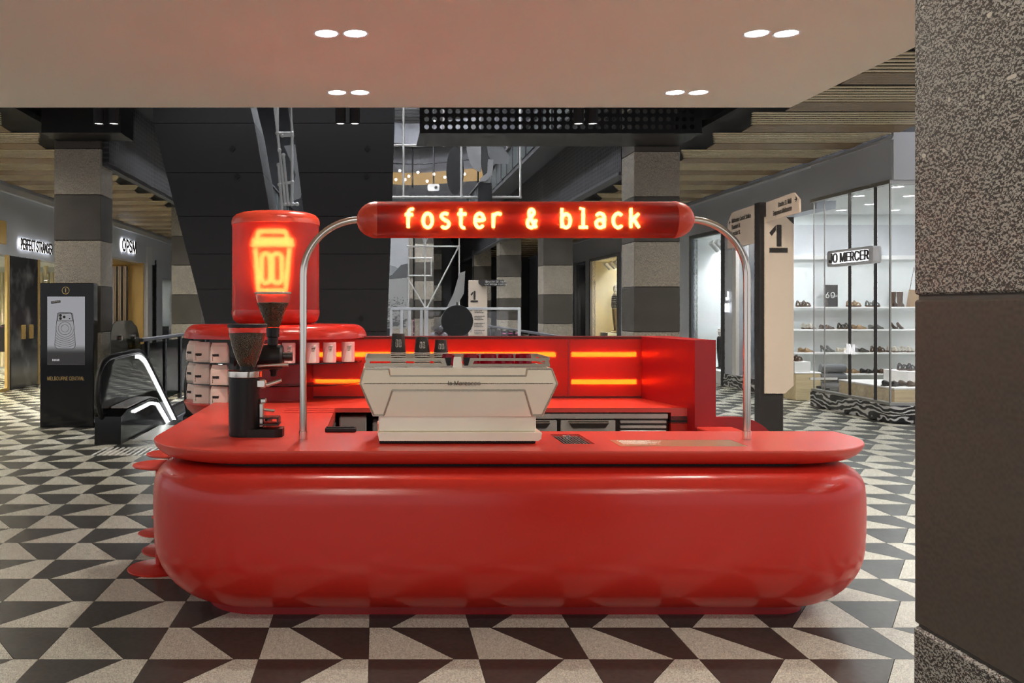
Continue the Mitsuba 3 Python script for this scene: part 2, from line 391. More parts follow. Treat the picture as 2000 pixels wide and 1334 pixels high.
# back wall: red acrylic panels with lamps behind them
WY = 7.81
part(kiosk, 'back_casing', cat(box(-.9, 2.36, 7.99, 8.03, ZT, 1.5), box(-.9, 2.36, WY, 8.03, 1.49, 1.512), box(-.9, 2.36, WY, 8.03, ZT, ZT+.02), box(-.92, -.88, WY, 8.03, ZT, 1.51)), 'red_inside')
part(kiosk, 'acrylic_panel', box(-.6, 1.70, WY, WY+.006, ZT+.02, 1.49), 'panel_acrylic', label='glowing red translucent wall panel')
part(kiosk, 'acrylic_panel', box(1.712, 2.35, WY, WY+.006, ZT+.02, 1.49), 'panel_acrylic', label='glowing red translucent wall panel')
part(kiosk, 'panel_joint', box(1.70, 1.712, WY-.004, WY+.02, ZT+.02, 1.49), 'red_dark')
for x0, x1 in ((-.55, 1.60), (1.74, 2.32)):
    for z in (1.352, 1.108):
        part(kiosk, 'strip_lamp', box(x0, x1, WY+.045, WY+.052, z-.021, z+.021), 'lamp_face', emit=[NEON*2.2, NEON*18, NEON*8], weight=.7, label='straight orange strip lamp behind the red panel')
# angled end panel on the right
ends = Polygon([(2.35, 7.79), (2.36, 8.03), (2.675, 8.03), (2.675, 6.94), (2.51, 6.94)])
part(kiosk, 'end_panel', prism(ends, 1.512-.0, 'xy', 0), 'red_dark')
bp = [(2.5, 0)]+[(2.5, .9), (2.86, .9)]+arc(2.86, .55, .35, 90, 0, 12)+[(3.21, 0)]
part(kiosk, 'side_gate', prism(Polygon(bp), .05, 'xz', 6.985), 'red_dark')
part(kiosk, 'gate_ledge', box(2.52, 2.8, 6.3, 6.94, .80, .83, .008), 'red_top')
part(kiosk, 'aisle_liner', cat(box(-.33, -.322, 5.74, 7.04, .0, .85), box(-.32, 2.5, 5.722, 5.73, 0, .85), box(-.32, .2, 7.5, 7.51, .06, .92)), 'matt_black')
# under-counter fridges facing the aisle
part(kiosk, 'fridge_housing', box(.22, 2.35, 7.10, 7.58, .06, .92), 'dark_steel')
part(kiosk, 'fridge_rail', box(.4, 2.34, 7.06, 7.10, .878, .918, .004), 'kitchen_steel')
for x0, x1 in ((.42, .98), (1.0, 1.45), (1.48, 1.92)):
    d = part(kiosk, 'fridge_door', box(x0, x1, 7.065, 7.098, .12, .866, .006), 'kitchen_steel', label='brushed steel fridge door')
    put(num(d+'__handle'), hull([(x0+.06, 7.035, .845), (x1-.06, 7.035, .845), (x0+.06, 7.066, .860), (x1-.06, 7.066, .860), (x0+.09, 7.04, .805), (x1-.09, 7.04, .805), (x0+.09, 7.066, .80), (x1-.09, 7.066, .80)]), 'steel')
for i in range(7): part(kiosk, 'vent_slat', box(1.96, 2.33, 7.07, 7.098, .60+.04*i, .622+.04*i, .003), 'kitchen_steel')
# knock box / bin in the corner of the aisle
part(kiosk, 'steel_bin', box(-.30, -.08, 7.1, 7.4, .45, .885, .01), 'kitchen_steel', label='steel bin below the back worktop')
part(kiosk, 'steel_bin', box(-.03, .2, 7.12, 7.4, .45, .84, .01), 'kitchen_steel', label='steel box beside the bin')
part(kiosk, 'knock_bar', cat(box(-.33, -.13, 5.66, 5.74, ZT, ZT+.028, .006), box(-.32, -.14, 5.675, 5.685, ZT+.028, ZT+.034)), 'black', label='black rubber bar at the worktop edge')

# ---- stools fixed at the left side
for x, y, lab in ((-1.475, 5.97, 'red metal stool with round seat, footrest disc and base beside the kiosk, nearer one'), (-1.50, 6.43, 'red metal stool beside the kiosk, behind the nearer stool and mostly hidden')):
    s = thing('bar_stool', lab, 'stool', 'red stools at the left side of the kiosk')
    part(s, 'seat', lathe([(1e-5, .682), (.12, .684), (.165, .694), (.175, .702), (.17, .709), (.12, .708), (1e-5, .707)], 40, x, y), 'red_top', smooth=40)
    part(s, 'footrest', lathe([(.02, .238), (.13, .24), (.138, .245), (.13, .25), (.02, .252)], 36, x, y), 'red_top', smooth=40)
    part(s, 'pole', lathe([(.021, .008), (.021, .684)], 20, x, y), 'red_paint', smooth=40)
    part(s, 'base', lathe([(1e-5, 0), (.205, 0), (.207, .006), (.2, .012), (.05, .017), (.022, .03), (1e-5, .03)], 40, x, y), 'red_paint', smooth=40)

# ---- bent posts and the glowing tube sign
PY, SZ = 5.37, 2.302
sign = thing('tube_sign', 'long glowing red tube sign reading foster & black on two bent metal posts', 'sign')
for s, x0, x1 in ((1, -.446, -.10), (-1, 2.26, 1.915)):
    R = abs(x1-x0)
    cx = x0+s*R
    path = [(x0, PY, ZT)]+[(x0, PY, z) for z in np.linspace(ZT+.1, SZ-R, 6)]+[(cx-s*R*math.cos(a), PY, SZ-R+R*math.sin(a)) for a in np.radians(np.linspace(4, 90, 22))]+[(cx+s*.06, PY, SZ)]
    part(sign, 'post', tube(path, .0215, 18), 'steel', smooth=50)
    part(sign, 'post_collar', lathe([(.0225, 0), (.026, .001), (.026, .05), (.0225, .052)], 22, x0, PY, ZT), 'steel', smooth=40)
SR = .111
XL, XR = .005, 1.81
def xlathe(prof, n=40):   # revolve about the x axis through the sign
    m = lathe(prof, n); v = m.vertices.copy(); m.vertices = np.stack([v[:, 2], v[:, 0]+PY, v[:, 1]+SZ], 1); return m
part(sign, 'end_cap', xlathe([(SR*math.cos(a)*1.015, XL-.125*math.sin(a)) for a in np.radians(np.linspace(90, 0, 14))]+[(SR*.9, XL)]), 'red_cap', smooth=50, label='rounded matt red end cap')
part(sign, 'end_cap', xlathe([(SR*math.cos(a)*1.015, XR+.125*math.sin(a)) for a in np.radians(np.linspace(90, 0, 14))]+[(SR*.9, XR)]), 'red_cap', smooth=50, label='rounded matt red end cap')
part(sign, 'tube', xlathe([(SR, XL), (SR, XR)], 56), 'red_acrylic', smooth=True, label='translucent red tube')
part(sign, 'core', xlathe([(.045, XL), (.045, XR)], 20), 'red_inside', smooth=True)
AD, XH = .1037, .086
G = {'f': [[(.2, 0), (.2, .95)]+arc(.52, .95, .32, 180, 60, 8, .36), [(-.08, .92), (.62, .92)]],
     'o': [arc(.4, .5, .4, 0, 360, 22, .5)],
     's': [arc(.4, .76, .34, 40, 180, 8, .24)+arc(.4, .25, .36, 90, -145, 12, .26)],
     't': [[(.28, 1.32), (.28, .25)]+arc(.56, .25, .28, 180, 290, 8, .26), [(0, .95), (.75, .95)]],
     'e': [[(.02, .52), (.78, .52)]+arc(.4, .5, .4, 5, 320, 20, .5)],
     'r': [[(.1, 0), (.1, 1)], arc(.5, .62, .4, 180, 45, 9, .38)],
     '&': [[(.85, 0), (.2, .85)]+arc(.42, 1.05, .22, 200, -20, 9, .24)+[(.1, .5)]+arc(.38, .3, .32, 165, 300, 9, .3)+[(.85, .55)]],
     'b': [[(.05, 0), (.05, 1.36)], arc(.42, .48, .38, 175, -175, 20, .48)],
     'l': [[(.1, 1.34), (.42, 1.34), (.42, .06)], [(.05, .03), (.82, .03)]],
     'a': [arc(.38, .68, .36, 150, 0, 9, .32)+[(.74, 0)], arc(.38, .28, .36, 20, 340, 18, .28)],
     'c': [arc(.45, .5, .43, 45, 318, 18, .5)],
     'k': [[(.05, 0), (.05, 1.36)], [(.72, .98), (.08, .42)], [(.3, .6), (.78, 0)]]}
strokes = []
for i, ch in enumerate('foster & black'):
    if ch == ' ': continue
    for st in G[ch]:
        pts = [(.178+AD*i+q[0]*.068, PY-.078, SZ-.055+q[1]*XH) for q in st]
        strokes.append(tube(pts, .0092, 8))
part(sign, 'lettering', cat(strokes), 'lamp_face', emit=[NEON*2.2, NEON*5.4, NEON*1.8], weight=1.2, label='glowing yellow letters reading foster & black')
# ---- round shelf tower with the lantern on top
TCX, TCY = -.907, 7.95
def ell(prof, rx, ry, n=64, x=TCX, y=TCY):   # prof: (fraction inset in metres, z)
    a = np.arange(n)*2*np.pi/n
    rings = [(np.stack([x+(rx-d)*np.cos(a), y+(ry-d)*np.sin(a)], 1), z) for d, z in prof]
    return loft(rings)
def bull(z0, z1, n=8, k=1.0):
    h = (z1-z0)/2
    return [(k*h*(1-math.cos(a)), (z0+z1)/2+h*math.sin(a)) for a in np.radians(np.linspace(-90, 90, 2*n))]
tower = thing('display_tower', 'round red shelf tower with glass shelves of coffee behind the left end of the worktop', 'shelf')
part(tower, 'canopy', ell([(.03, 1.497), (0, 1.50)]+[(.11*(1-math.cos(a)), 1.505+.115*math.sin(a)) for a in np.radians(np.linspace(0, 90, 10))]+[(.2, 1.62)], .82, .62), 'red_paint', smooth=40, label='thick rounded red canopy')
part(tower, 'bowl_ledge', ell([(.42, .70), (.25, .72), (.12, .78), (.03, .87), (0, .93), (.006, .942), (.02, .944)], .82, .60), 'red_paint', smooth=40)
part(tower, 'column', lathe([(.375, .94), (.375, 1.50)], 48, TCX, TCY), 'red_dark', smooth=True)
for z in (1.112, 1.30): part(tower, 'glass_shelf', ell([(.002, z-.010), (0, z-.008), (0, z-.002), (.002, z)], .80, .58), 'smoke_glass', label='dark glass shelf')
# lantern
lan = thing('cup_lantern', 'big red drum lantern with a glowing orange takeaway cup, on top of the shelf tower', 'sign')
LR = .39
part(lan, 'base_cap', lathe([(1e-5, 1.62), (.3, 1.62), (.35, 1.632), (.38, 1.66), (LR+.004, 1.71), (LR+.004, 1.75), (LR-.006, 1.752)], 56, TCX, TCY), 'red_paint', smooth=40)
part(lan, 'lid', lathe([(LR-.006, 2.508), (LR+.006, 2.51), (LR+.006, 2.545), (.385, 2.575), (.36, 2.6), (.32, 2.615), (.2, 2.622), (1e-5, 2.624)], 56, TCX, TCY), 'red_cap', smooth=40)
part(lan, 'drum', lathe([(LR, 1.75), (LR, 2.51)], 72, TCX, TCY), 'red_acrylic', smooth=True, label='translucent red drum')
part(lan, 'core', lathe([(.13, 1.75), (.13, 2.51)], 32, TCX, TCY), 'red_inside', smooth=True)
def drum(pts, r=.235): return [(TCX+r*math.sin(u/r), TCY-r*math.cos(u/r), z) for u, z in pts]
def cl(pts): # refine a polyline
    out = []
    for a, b in zip(pts[:-1], pts[1:]):
        out += [tuple(np.array(a)+(np.array(b)-np.array(a))*t) for t in np.linspace(0, 1, 6)[:-1]]
    return out+[pts[-1]]
U = -.012
cup = [[(U-.135, 2.385), (U-.118, 2.44), (U+.118, 2.44), (U+.135, 2.385)], [(U-.185, 2.365), (U+.185, 2.365)], [(U-.195, 2.325), (U+.195, 2.325)],
       [(U-.155, 2.29), (U-.12, 1.92), (U+.12, 1.92), (U+.155, 2.29)]]
def pill(cx, cz, w, h): return arc(cx, cz+h-w, w, 0, 180, 8)+arc(cx, cz-h+w, w, 180, 360, 8)+[(cx+w, cz+h-w)]
cup += [pill(U-.048, 2.115, .038, .13), pill(U+.048, 2.115, .038, .13)]
part(lan, 'cup_outline', cat([tube(drum([(u*1.06, z) for u, z in cl(p)]), .018, 8) for p in cup]), 'lamp_face', emit=[NEON*.8, NEON*1.05, NEON*.42], weight=1, label='glowing orange outline of a takeaway cup')

# ---- coffee bags, tins
def bag_meshes():
    w, d, h = .062, .042, .125
    v = []
    rings = [(1.0, 1.0, 0.0), (1.02, 1.05, .02), (1.0, 1.0, .08), (.97, .85, .108), (.9, .45, .124), (.86, .30, .132)]
    P = []
    for sx, sy, z in rings:
        P.append((np.array([(-w*sx, -d*sy*.8), (-w*sx*.8, -d*sy), (w*sx*.8, -d*sy), (w*sx, -d*sy*.8), (w*sx, d*sy*.8), (w*sx*.8, d*sy), (-w*sx*.8, d*sy), (-w*sx, d*sy*.8)]), z))
    b = loft(P)
    b = b.subdivide()
    b.vertices += (meshkit.noise(b.vertices*38)[:, None]-.5)*np.array([.006, .006, 0])
    b.vertices[:, 2] = np.maximum(b.vertices[:, 2], 0)
    fold = hull([(-w*.86, -.02, .125), (w*.86, -.02, .125), (-w*.86, -.012, .14), (w*.86, -.012, .14), (-w*.86, .012, .13), (w*.86, .012, .13), (w*.86, 0, .142), (-w*.86, 0, .142)])
    lab = box(-.044, .002, -d*1.06-.001, -d*.9, .045, .062)
    stripe = box(-.043, -.040, -d*1.05-.0005, -d*.9, .014, .042)
    return b, fold, lab, stripe
BM = bag_meshes()
first = None
rows = {1.30: 'top', 1.112: 'middle', .944: 'bottom'}
for z, rn in rows.items():
    for j, (bx, by) in enumerate(((-1.638, 7.96), (-1.50, 7.63), (-1.335, 7.51))):
        pos = ['leftmost', 'second from left', 'next to the front grinder'][j]
        key = thing('coffee_bag', f'pink paper coffee bag with black label, {rn} tower shelf, {pos}', 'coffee bag', 'coffee bags on the shelf tower')
        W = T().translate([bx, by, z+.001]).rotate([0, 0, 1], [-38, -12, -4][j]+RNG.uniform(-4, 4)).scale([1.2, 1.12, 1.2])
        if first is None:
            first = key
            for nm, m, mt_, sm in (('body', BM[0], 'paper_bag', 50), ('fold', BM[1], 'paper_bag', False), ('label', BM[2], 'ink', False), ('stripe', BM[3], 'ink', False)): put(f'{key}__{nm}', m, mt_, sm, to_world=W)
        else:
            for nm in ('body', 'fold', 'label', 'stripe'): again(f'{key}__{nm}', f'{first}__{nm}', W)
first = None
for j, (x, y) in enumerate(((-.74, 7.44), (-.54, 7.47), (-.40, 7.53), (-.245, 7.63))):
    key = thing('coffee_tin', 'pink coffee tin with cream label on the glass shelf, ' + ['leftmost, behind the tall grinder', 'just right of the left post', 'second from the right', 'rightmost'][j], 'tin', 'coffee tins on the shelf tower')
    W = T().translate([x, y, 1.301])
    if first is None:
        first = key
        put(f'{key}__body', lathe([(1e-5, 0), (.055, 0), (.057, .004), (.057, .168), (.054, .172), (1e-5, .172)], 32), 'tin_pink', 40, to_world=W)
        a = np.linspace(-2.1, -1.0, 12)
        lm = []
        for i in range(len(a)-1):
            h = [.02+.135*math.sin(min(1, (k-i0)/9)*math.pi/2) for i0, k in ((0, i), (0, i+1))]
            lm.append(M([[.0574*math.cos(a[i]), .0574*math.sin(a[i]), .004], [.0574*math.cos(a[i+1]), .0574*math.sin(a[i+1]), .004], [.0574*math.cos(a[i+1]), .0574*math.sin(a[i+1]), h[1]], [.0574*math.cos(a[i]), .0574*math.sin(a[i]), h[0]]], [[0, 1, 2], [0, 2, 3]]))
        put(f'{key}__label', cat(lm), 'tin_cream', False, to_world=W)
        put(f'{key}__lettering', cat([box(-.005, .03-.004*i, -.0592, -.0568, .135-.012*i, .139-.012*i) for i in range(4)]), 'ink', False, to_world=W)
    else:
        for nm in ('body', 'label', 'lettering'): again(f'{key}__{nm}', f'{first}__{nm}', W)

# ---- espresso machine
em = thing('espresso_machine', 'wide cream steel espresso machine with angular flared back, on the red worktop', 'espresso machine')
EX = .479
def ex(p): return [(EX+x, z) for x, z in p]
part(em, 'foot', box(EX-.46, EX+.46, 5.19, 5.68, ZT, ZT+.022, .004), 'black')
part(em, 'drip_base', prism(ex([(-.462, .987), (.47, .987), (.485, 1.0), (.49, 1.035), (-.472, 1.035)]), .54, 'xz', 5.15), 'cream_steel')
part(em, 'lower_panel', box(EX-.465, EX+.462, 5.19, 5.66, 1.037, 1.14, .004), 'cream_steel')
def hexa(y_fn, pts, y1):
    v = [(EX+x, y_fn(z), z) for x, z in pts]+[(EX+x, y1, z) for x, z in pts]
    return hull(v)
hx = [(-.50, 1.128), (.50, 1.128), (.578, 1.325), (.553, 1.41), (-.553, 1.41), (-.578, 1.325)]
yl = lambda z: 5.172+(5.12-5.172)*(z-1.128)/(1.325-1.128)
yu = lambda z: 5.12+(5.17-5.12)*(z-1.325)/(1.41-1.325)
part(em, 'lower_shell', hexa(yl, [hx[0], hx[1], hx[2], hx[5]], 5.66), 'mirror_cream')
part(em, 'upper_shell', hexa(yu, [hx[5], hx[2], hx[3], hx[4]], 5.66), 'cream_steel')
def strip(pts, yf, w=.0055):
    return cat([hull([(EX+a[0]+ox, yf(a[1])-dy, a[1]+oz) for a in (p, q) for ox, oz in ((-w, 0), (w, 0), (0, -w), (0, w)) for dy in (-.002, .004)]) for p, q in zip(pts[:-1], pts[1:])])
tr = [strip([(s*.572, 1.322), (s*.494, 1.135), (s*.435, 1.135), (s*.385, 1.285), (-s*.0, 1.285)], yl) for s in (1, -1)]
tr += [strip([(s*.572, 1.328), (s*.55, 1.405), (s*.405, 1.405), (s*.395, 1.368), (0, 1.368)], yu) for s in (1, -1)]
part(em, 'trim_lines', cat(tr), 'cream_trim')
part(em, 'seam', box(EX-.55, EX+.55, 5.1175, 5.13, 1.3235, 1.3265), 'dark_steel')
rail = []
for s in (1, -1):
    P = Polygon(ex([(s*.55, 1.418), (s*.535, 1.468), (s*.065, 1.468), (s*.03, 1.418)])).difference(Polygon(ex([(s*.52, 1.434), (s*.515, 1.452), (s*.10, 1.452), (s*.09, 1.434)])))
    rail.append(prism(P, .008, 'xz', 5.2))
    rail.append(box(EX+s*.535, EX+s*.545, 5.2, 5.62, 1.455, 1.475)); rail.append(box(EX+s*.535, EX+s*.545, 5.2, 5.62, 1.425, 1.435))
    for x in (.5, .3, .1): rail.append(rod((EX+s*x, 5.21, 1.408), (EX+s*x, 5.21, 1.43), .006, 8))
rail.append(box(EX-.54, EX+.54, 5.61, 5.618, 1.425, 1.475))
part(em, 'cup_rail', cat(rail), 'cream_trim')
part(em, 'badge', prism(ex([(-.028, 1.412), (.028, 1.412), (.022, 1.475), (-.022, 1.475)]), .006, 'xz', 5.196), 'cream_steel')
for s in (1, -1): part(em, 'side_badge', prism(ex([(s*.04, 1.425), (s*.062, 1.425), (s*.075, 1.472), (s*.035, 1.472)]), .006, 'xz', 5.194), 'black')
part(em, 'cup_tray', box(EX-.53, EX+.53, 5.21, 5.6, 1.408, 1.414), 'brushed')
part(em, 'lettering', text('la Marzocco', .024, .003, x=EX+.03, y=5.113, z=1.316), 'ink', label='dark maker\'s name across the back')
for i in range(3):
    g = part(em, 'group_head', lathe([(.035, 0), (.04, .02), (.04, .1), (.03, .12), (1e-5, .12)], 24, EX-.3+.3*i, 5.70, 1.14), 'chrome', smooth=40)
    put(num(g+'__handle'), tube([(EX-.3+.3*i, 5.72, 1.15), (EX-.3+.3*i, 5.86, 1.135)], [.012, .016], 12), 'black', smooth=40)

# ---- paper cups, upside down in three stacks on the machine
def cup_mesh(rt, rb, h): return lathe([(rt-.001, h-.006), (rt-.002, h-.001), (rt, h), (rt+.001, h-.002), (rb, .006), (rb-.002, .006), (rt-.003, h-.01)], 28)
def rim_mesh(rb): return lathe([(rb-.003, .0), (rb+.0015, 0), (rb+.003, .0025), (rb+.0025, .0055), (rb-.002, .006)], 28)
def logo(rt, rb, h, zc, sz):
    ms = []
    for dx in (-.0105, .0105):
        ring = rrect(dx-.0075, dx+.0075, -sz, sz, .003).difference(rrect(dx-.0048, dx+.0048, -sz+.0027, sz-.0027, .0012))
        for g in [ring]:
            m = trimesh.creation.extrude_polygon(g, .0006, engine='earcut'); v = m.vertices
            r = rb+(rt-rb)*((zc+v[:, 1])/h)+.0004+v[:, 2]
            a = -math.pi/2+v[:, 0]/rb
            m.vertices = np.stack([r*np.cos(a), r*np.sin(a), zc+v[:, 1]], 1); ms.append(m)
    return cat(ms)
cups = [(-.345, 5.38, .0375, .0455, .12, 8, 'left'), (-.2, 5.375, .036, .047, .10, 8, 'middle'), (-.085, 5.37, .0335, .0425, .083, 8, 'right')]
for x, y, rt, rb, h, n, nm in cups:
    f0 = None
    for i in range(n):
        top_ = i == n-1
        lab = f'upturned black paper cup with white double oval mark, topmost of the {nm} stack' if top_ else f'upturned paper cup showing only its white rim, {ORD[n-1-i]} from the top of the {nm} stack'
        key = thing('paper_cup', lab, 'cup', f'paper cups in the {nm} stack on the espresso machine')
        W = T().translate([EX+x, y, 1.4145+i*.0105])
        if f0 is None:
            f0 = key
            put(f'{key}__sleeve', cup_mesh(rt, rb, h), 'cup_black', 40, to_world=W)
            put(f'{key}__rim', rim_mesh(rb), 'cup_white', 40, to_world=W)
        else:
            again(f'{key}__sleeve', f'{f0}__sleeve', W); again(f'{key}__rim', f'{f0}__rim', W)
        if top_: put(f'{key}__mark', logo(rt, rb, h, h*.52, h*.19), 'cup_white', to_world=W, label='white double oval mark'); put(f'{key}__base', lathe([(1e-5, h-.004), (rt-.002, h-.004)], 24), 'cup_black', to_world=W)
# magenta cut-glass tumblers, upside down
f0 = None
for i, x in enumerate((-.05, .1, .205, .31, .415)):
    key = thing('glass_tumbler', 'upturned magenta glass tumbler on the espresso machine, ' + ['leftmost, right of the paper cups', 'second from left', 'middle one', 'second from right', 'rightmost'][i], 'glass', 'magenta tumblers on the espresso machine')
    W = T().translate([EX+x, 5.36+.01*(i % 2), 1.4145])
    if f0 is None:
        f0 = key
        put(f'{key}__bowl', lathe([(.05, 0), (.052, .004), (.051, .03), (.046, .066), (.042, .07), (1e-5, .07)], 14), 'magenta_glass', False, to_world=W)
    else: again(f'{key}__bowl', f'{f0}__bowl', W)

# ---- grinders
def beans(r0, r1, z0, z1, n, seed, x, y, rs=.0045):
    r_ = np.random.default_rng(seed); ms = []
    ico = trimesh.creation.icosphere(0, 1.0)
    for _ in range(n):
        t = r_.uniform()**.8; z = z0+(z1-z0)*t; R = (r0+(r1-r0)*t)*(1 if r_.uniform() < .8 else math.sqrt(r_.uniform()))
        a = r_.uniform(0, 2*math.pi)
        m = ico.copy(); m.vertices = m.vertices*np.array([1.35, .95, .8])*rs
        m.apply_transform(trimesh.transformations.random_rotation_matrix(r_.uniform(size=3))); m.apply_translation([x+R*math.cos(a), y+R*math.sin(a), z]); ms.append(m)
    core = lathe([(1e-5, z0), (r0-.003, z0), (r1-.004, z1), (1e-5, z1+.006)], 24, x, y)
    return core, cat(ms)
gx, gy = -.828, 5.52
gr = thing('coffee_grinder', 'black cylindrical coffee grinder with a bean hopper and steel collar, front left of the worktop', 'coffee grinder')
part(gr, 'body', lathe([(1e-5, ZT), (.092, ZT), (.096, ZT+.01), (.096, 1.332), (1e-5, 1.332)], 48, gx, gy), 'black', smooth=40)
part(gr, 'base', prism(Polygon([(gx, gy-.09), (gx+.2, gy-.09), (gx+.245, gy-.06), (gx+.25, gy), (gx+.245, gy+.06), (gx+.2, gy+.09), (gx, gy+.09)]), .05, 'xy', ZT), 'black')
part(gr, 'collar', lathe([(.097, 1.332), (.105, 1.334), (.106, 1.336), (.106, 1.37), (.1, 1.375), (1e-5, 1.375)], 48, gx+.005, gy), 'steel', smooth=40, label='polished steel collar')
part(gr, 'neck', lathe([(.045, 1.373), (.047, 1.376), (.047, 1.402), (1e-5, 1.402)], 32, gx+.02, gy), 'black', smooth=40)
hp = [(.048, 1.398), (.07, 1.44), (.098, 1.52), (.115, 1.60), (.119, 1.645)]
part(gr, 'hopper', lathe(hp, 48, gx+.02, gy), 'hopper_glass', smooth=True, label='clear bean hopper')
part(gr, 'hopper_lid', lathe([(.12, 1.643), (.124, 1.645), (.124, 1.662), (.118, 1.666), (1e-5, 1.667)], 48, gx+.02, gy), 'black', smooth=40)
co, bs = beans(.05, .113, 1.405, 1.605, 4200, 3, gx+.02, gy, .0038)
part(gr, 'bean_fill', co, 'bean'); part(gr, 'beans', bs, 'bean_pale', kind='stuff')
part(gr, 'spout', cat(tube([(gx+.09, gy-.02, 1.295), (gx+.15, gy-.02, 1.285), (gx+.235, gy-.02, 1.315)], [.014, .014, .011], 14), box(gx+.08, gx+.14, gy-.045, gy+.005, 1.265, 1.32, .008)), 'steel', smooth=40)
part(gr, 'fork', cat(box(gx+.095, gx+.125, gy-.03, gy+.03, 1.02, 1.17, .006), tube([(gx+.11, gy-.02, 1.13), (gx+.19, gy-.02, 1.12)], .006, 8), tube([(gx+.11, gy+.02, 1.13), (gx+.19, gy+.02, 1.12)], .006, 8), box(gx+.1, gx+.14, gy-.02, gy+.02, 1.17, 1.2, .006)), 'steel')
part(gr, 'catch_tray', cat(box(gx+.1, gx+.22, gy-.06, gy+.06, 1.075, 1.085, .003), box(gx+.1, gx+.225, gy-.065, gy+.065, 1.035, 1.047, .003), box(gx+.21, gx+.222, gy-.06, gy+.06, 1.05, 1.078)), 'dark_steel')
part(gr, 'rear_arm', tube([(gx+.07, gy+.07, 1.395), (gx+.17, gy+.07, 1.402), (gx+.27, gy+.07, 1.405)], [.008, .009, .013], 12), 'steel', smooth=40)
gx2, gy2 = -.70, 6.0
g2 = thing('coffee_grinder', 'tall black shop grinder with a conical bean hopper behind the front grinder', 'coffee grinder')
part(g2, 'body', cat(box(gx2-.28, gx2-.02, gy2-.1, gy2+.1, ZT, 1.02, .01), box(gx2-.26, gx2-.1, gy2-.08, gy2+.08, 1.02, 1.45, .02)), 'black')
hd = lathe([(1e-5, -.26), (.085, -.26), (.09, -.25), (.09, .05), (.075, .065), (1e-5, .065)], 36); v = hd.vertices.copy(); hd.vertices = np.stack([v[:, 2]+gx2, v[:, 0]+gy2, v[:, 1]+1.43], 1)
part(g2, 'motor_head', hd, 'black', smooth=40)
kn = lathe([(.03, .06), (.032, .065), (.032, .125), (.028, .13), (1e-5, .13)], 28); v = kn.vertices.copy(); kn.vertices = np.stack([v[:, 2]+gx2, v[:, 0]+gy2, v[:, 1]+1.435], 1)
part(g2, 'dial', kn, 'dark_steel', smooth=40)
part(g2, 'chute', cat(lathe([(1e-5, 1.30), (.02, 1.30), (.022, 1.33), (.034, 1.345), (.034, 1.365), (1e-5, 1.365)], 20, gx2+.0, gy2)), 'black', smooth=40)
hx2 = gx2-.005
part(g2, 'neck', lathe([(.036, 1.50), (.036, 1.565), (.044, 1.57), (.044, 1.63), (1e-5, 1.63)], 28, hx2, gy2), 'black', smooth=40)
part(g2, 'hopper', lathe([(.036, 1.628), (.06, 1.68), (.09, 1.75), (.112, 1.82), (.122, 1.868)], 48, hx2+.0, gy2), 'hopper_glass', smooth=True, label='clear conical bean hopper')
part(g2, 'hopper_rim', lathe([(.12, 1.862), (.125, 1.864), (.125, 1.872), (.12, 1.874)], 48, hx2, gy2), 'cream_trim', smooth=40)
co, bs = beans(.04, .104, 1.635, 1.80, 3000, 4, hx2, gy2, .0042)
part(g2, 'bean_fill', co, 'bean'); part(g2, 'beans', bs, 'bean_pale', kind='stuff')
# ============================================================ the mall around the kiosk
def rowbox(k, x0, x1, y0, y1, bands):
    """A square stone pillar built of stacked bands, pale granite and dark basalt."""
    for z0, z1, m in bands: part(k, 'stone_band', box(x0, x1, y0, y1, z0+.004, z1-.004, .006), m)
    part(k, 'core', box(x0+.012, x1-.012, y0+.012, y1-.012, .0, bands[-1][1]), 'matt_black')
def bands(top=4.2): return [(.7*i, min(.7*(i+1), top), 'basalt' if i % 2 == 0 else 'granite') for i in range(int(math.ceil(top/.7-1e-6)))]
names = ['nearest', 'second', 'third', 'fourth']
for i, y in enumerate((13.66, 21.1, 28.6, 36.1)):
    k = thing('pillar', f'square pillar banded in pale granite and dark stone, right row behind the kiosk, {names[i]} one', 'pillar', 'banded stone pillars')
    rowbox(k, 4.0, 4.71, y, y+.7, bands(5.2 if i == 0 else 4.9))
for i, y in enumerate((13.42, 21.1)):
    k = thing('pillar', ['square banded stone pillar at the left, just behind the black advertising screen', 'square banded stone pillar at the left, partly behind the black leaning column'][i], 'pillar', 'banded stone pillars')
    rowbox(k, -4.91, -4.20, y, y+.6, bands(5.2))
k = thing('pillar', 'huge close pillar at the right edge, speckled granite above and below a dark stone band', 'pillar')
part(k, 'stone_band', box(1.160, 2.1, .9, 1.90, 1.790, 3.78, .004), 'granite_big')
part(k, 'stone_band', box(1.160, 2.1, .9, 1.90, 1.084, 1.779, .004), 'basalt')
part(k, 'stone_band', box(1.157, 2.1, .9, 1.90, .004, 1.078, .006), 'granite_big')
part(k, 'joint', box(1.166, 2.09, .91, 1.893, .0, 3.78), 'grout')

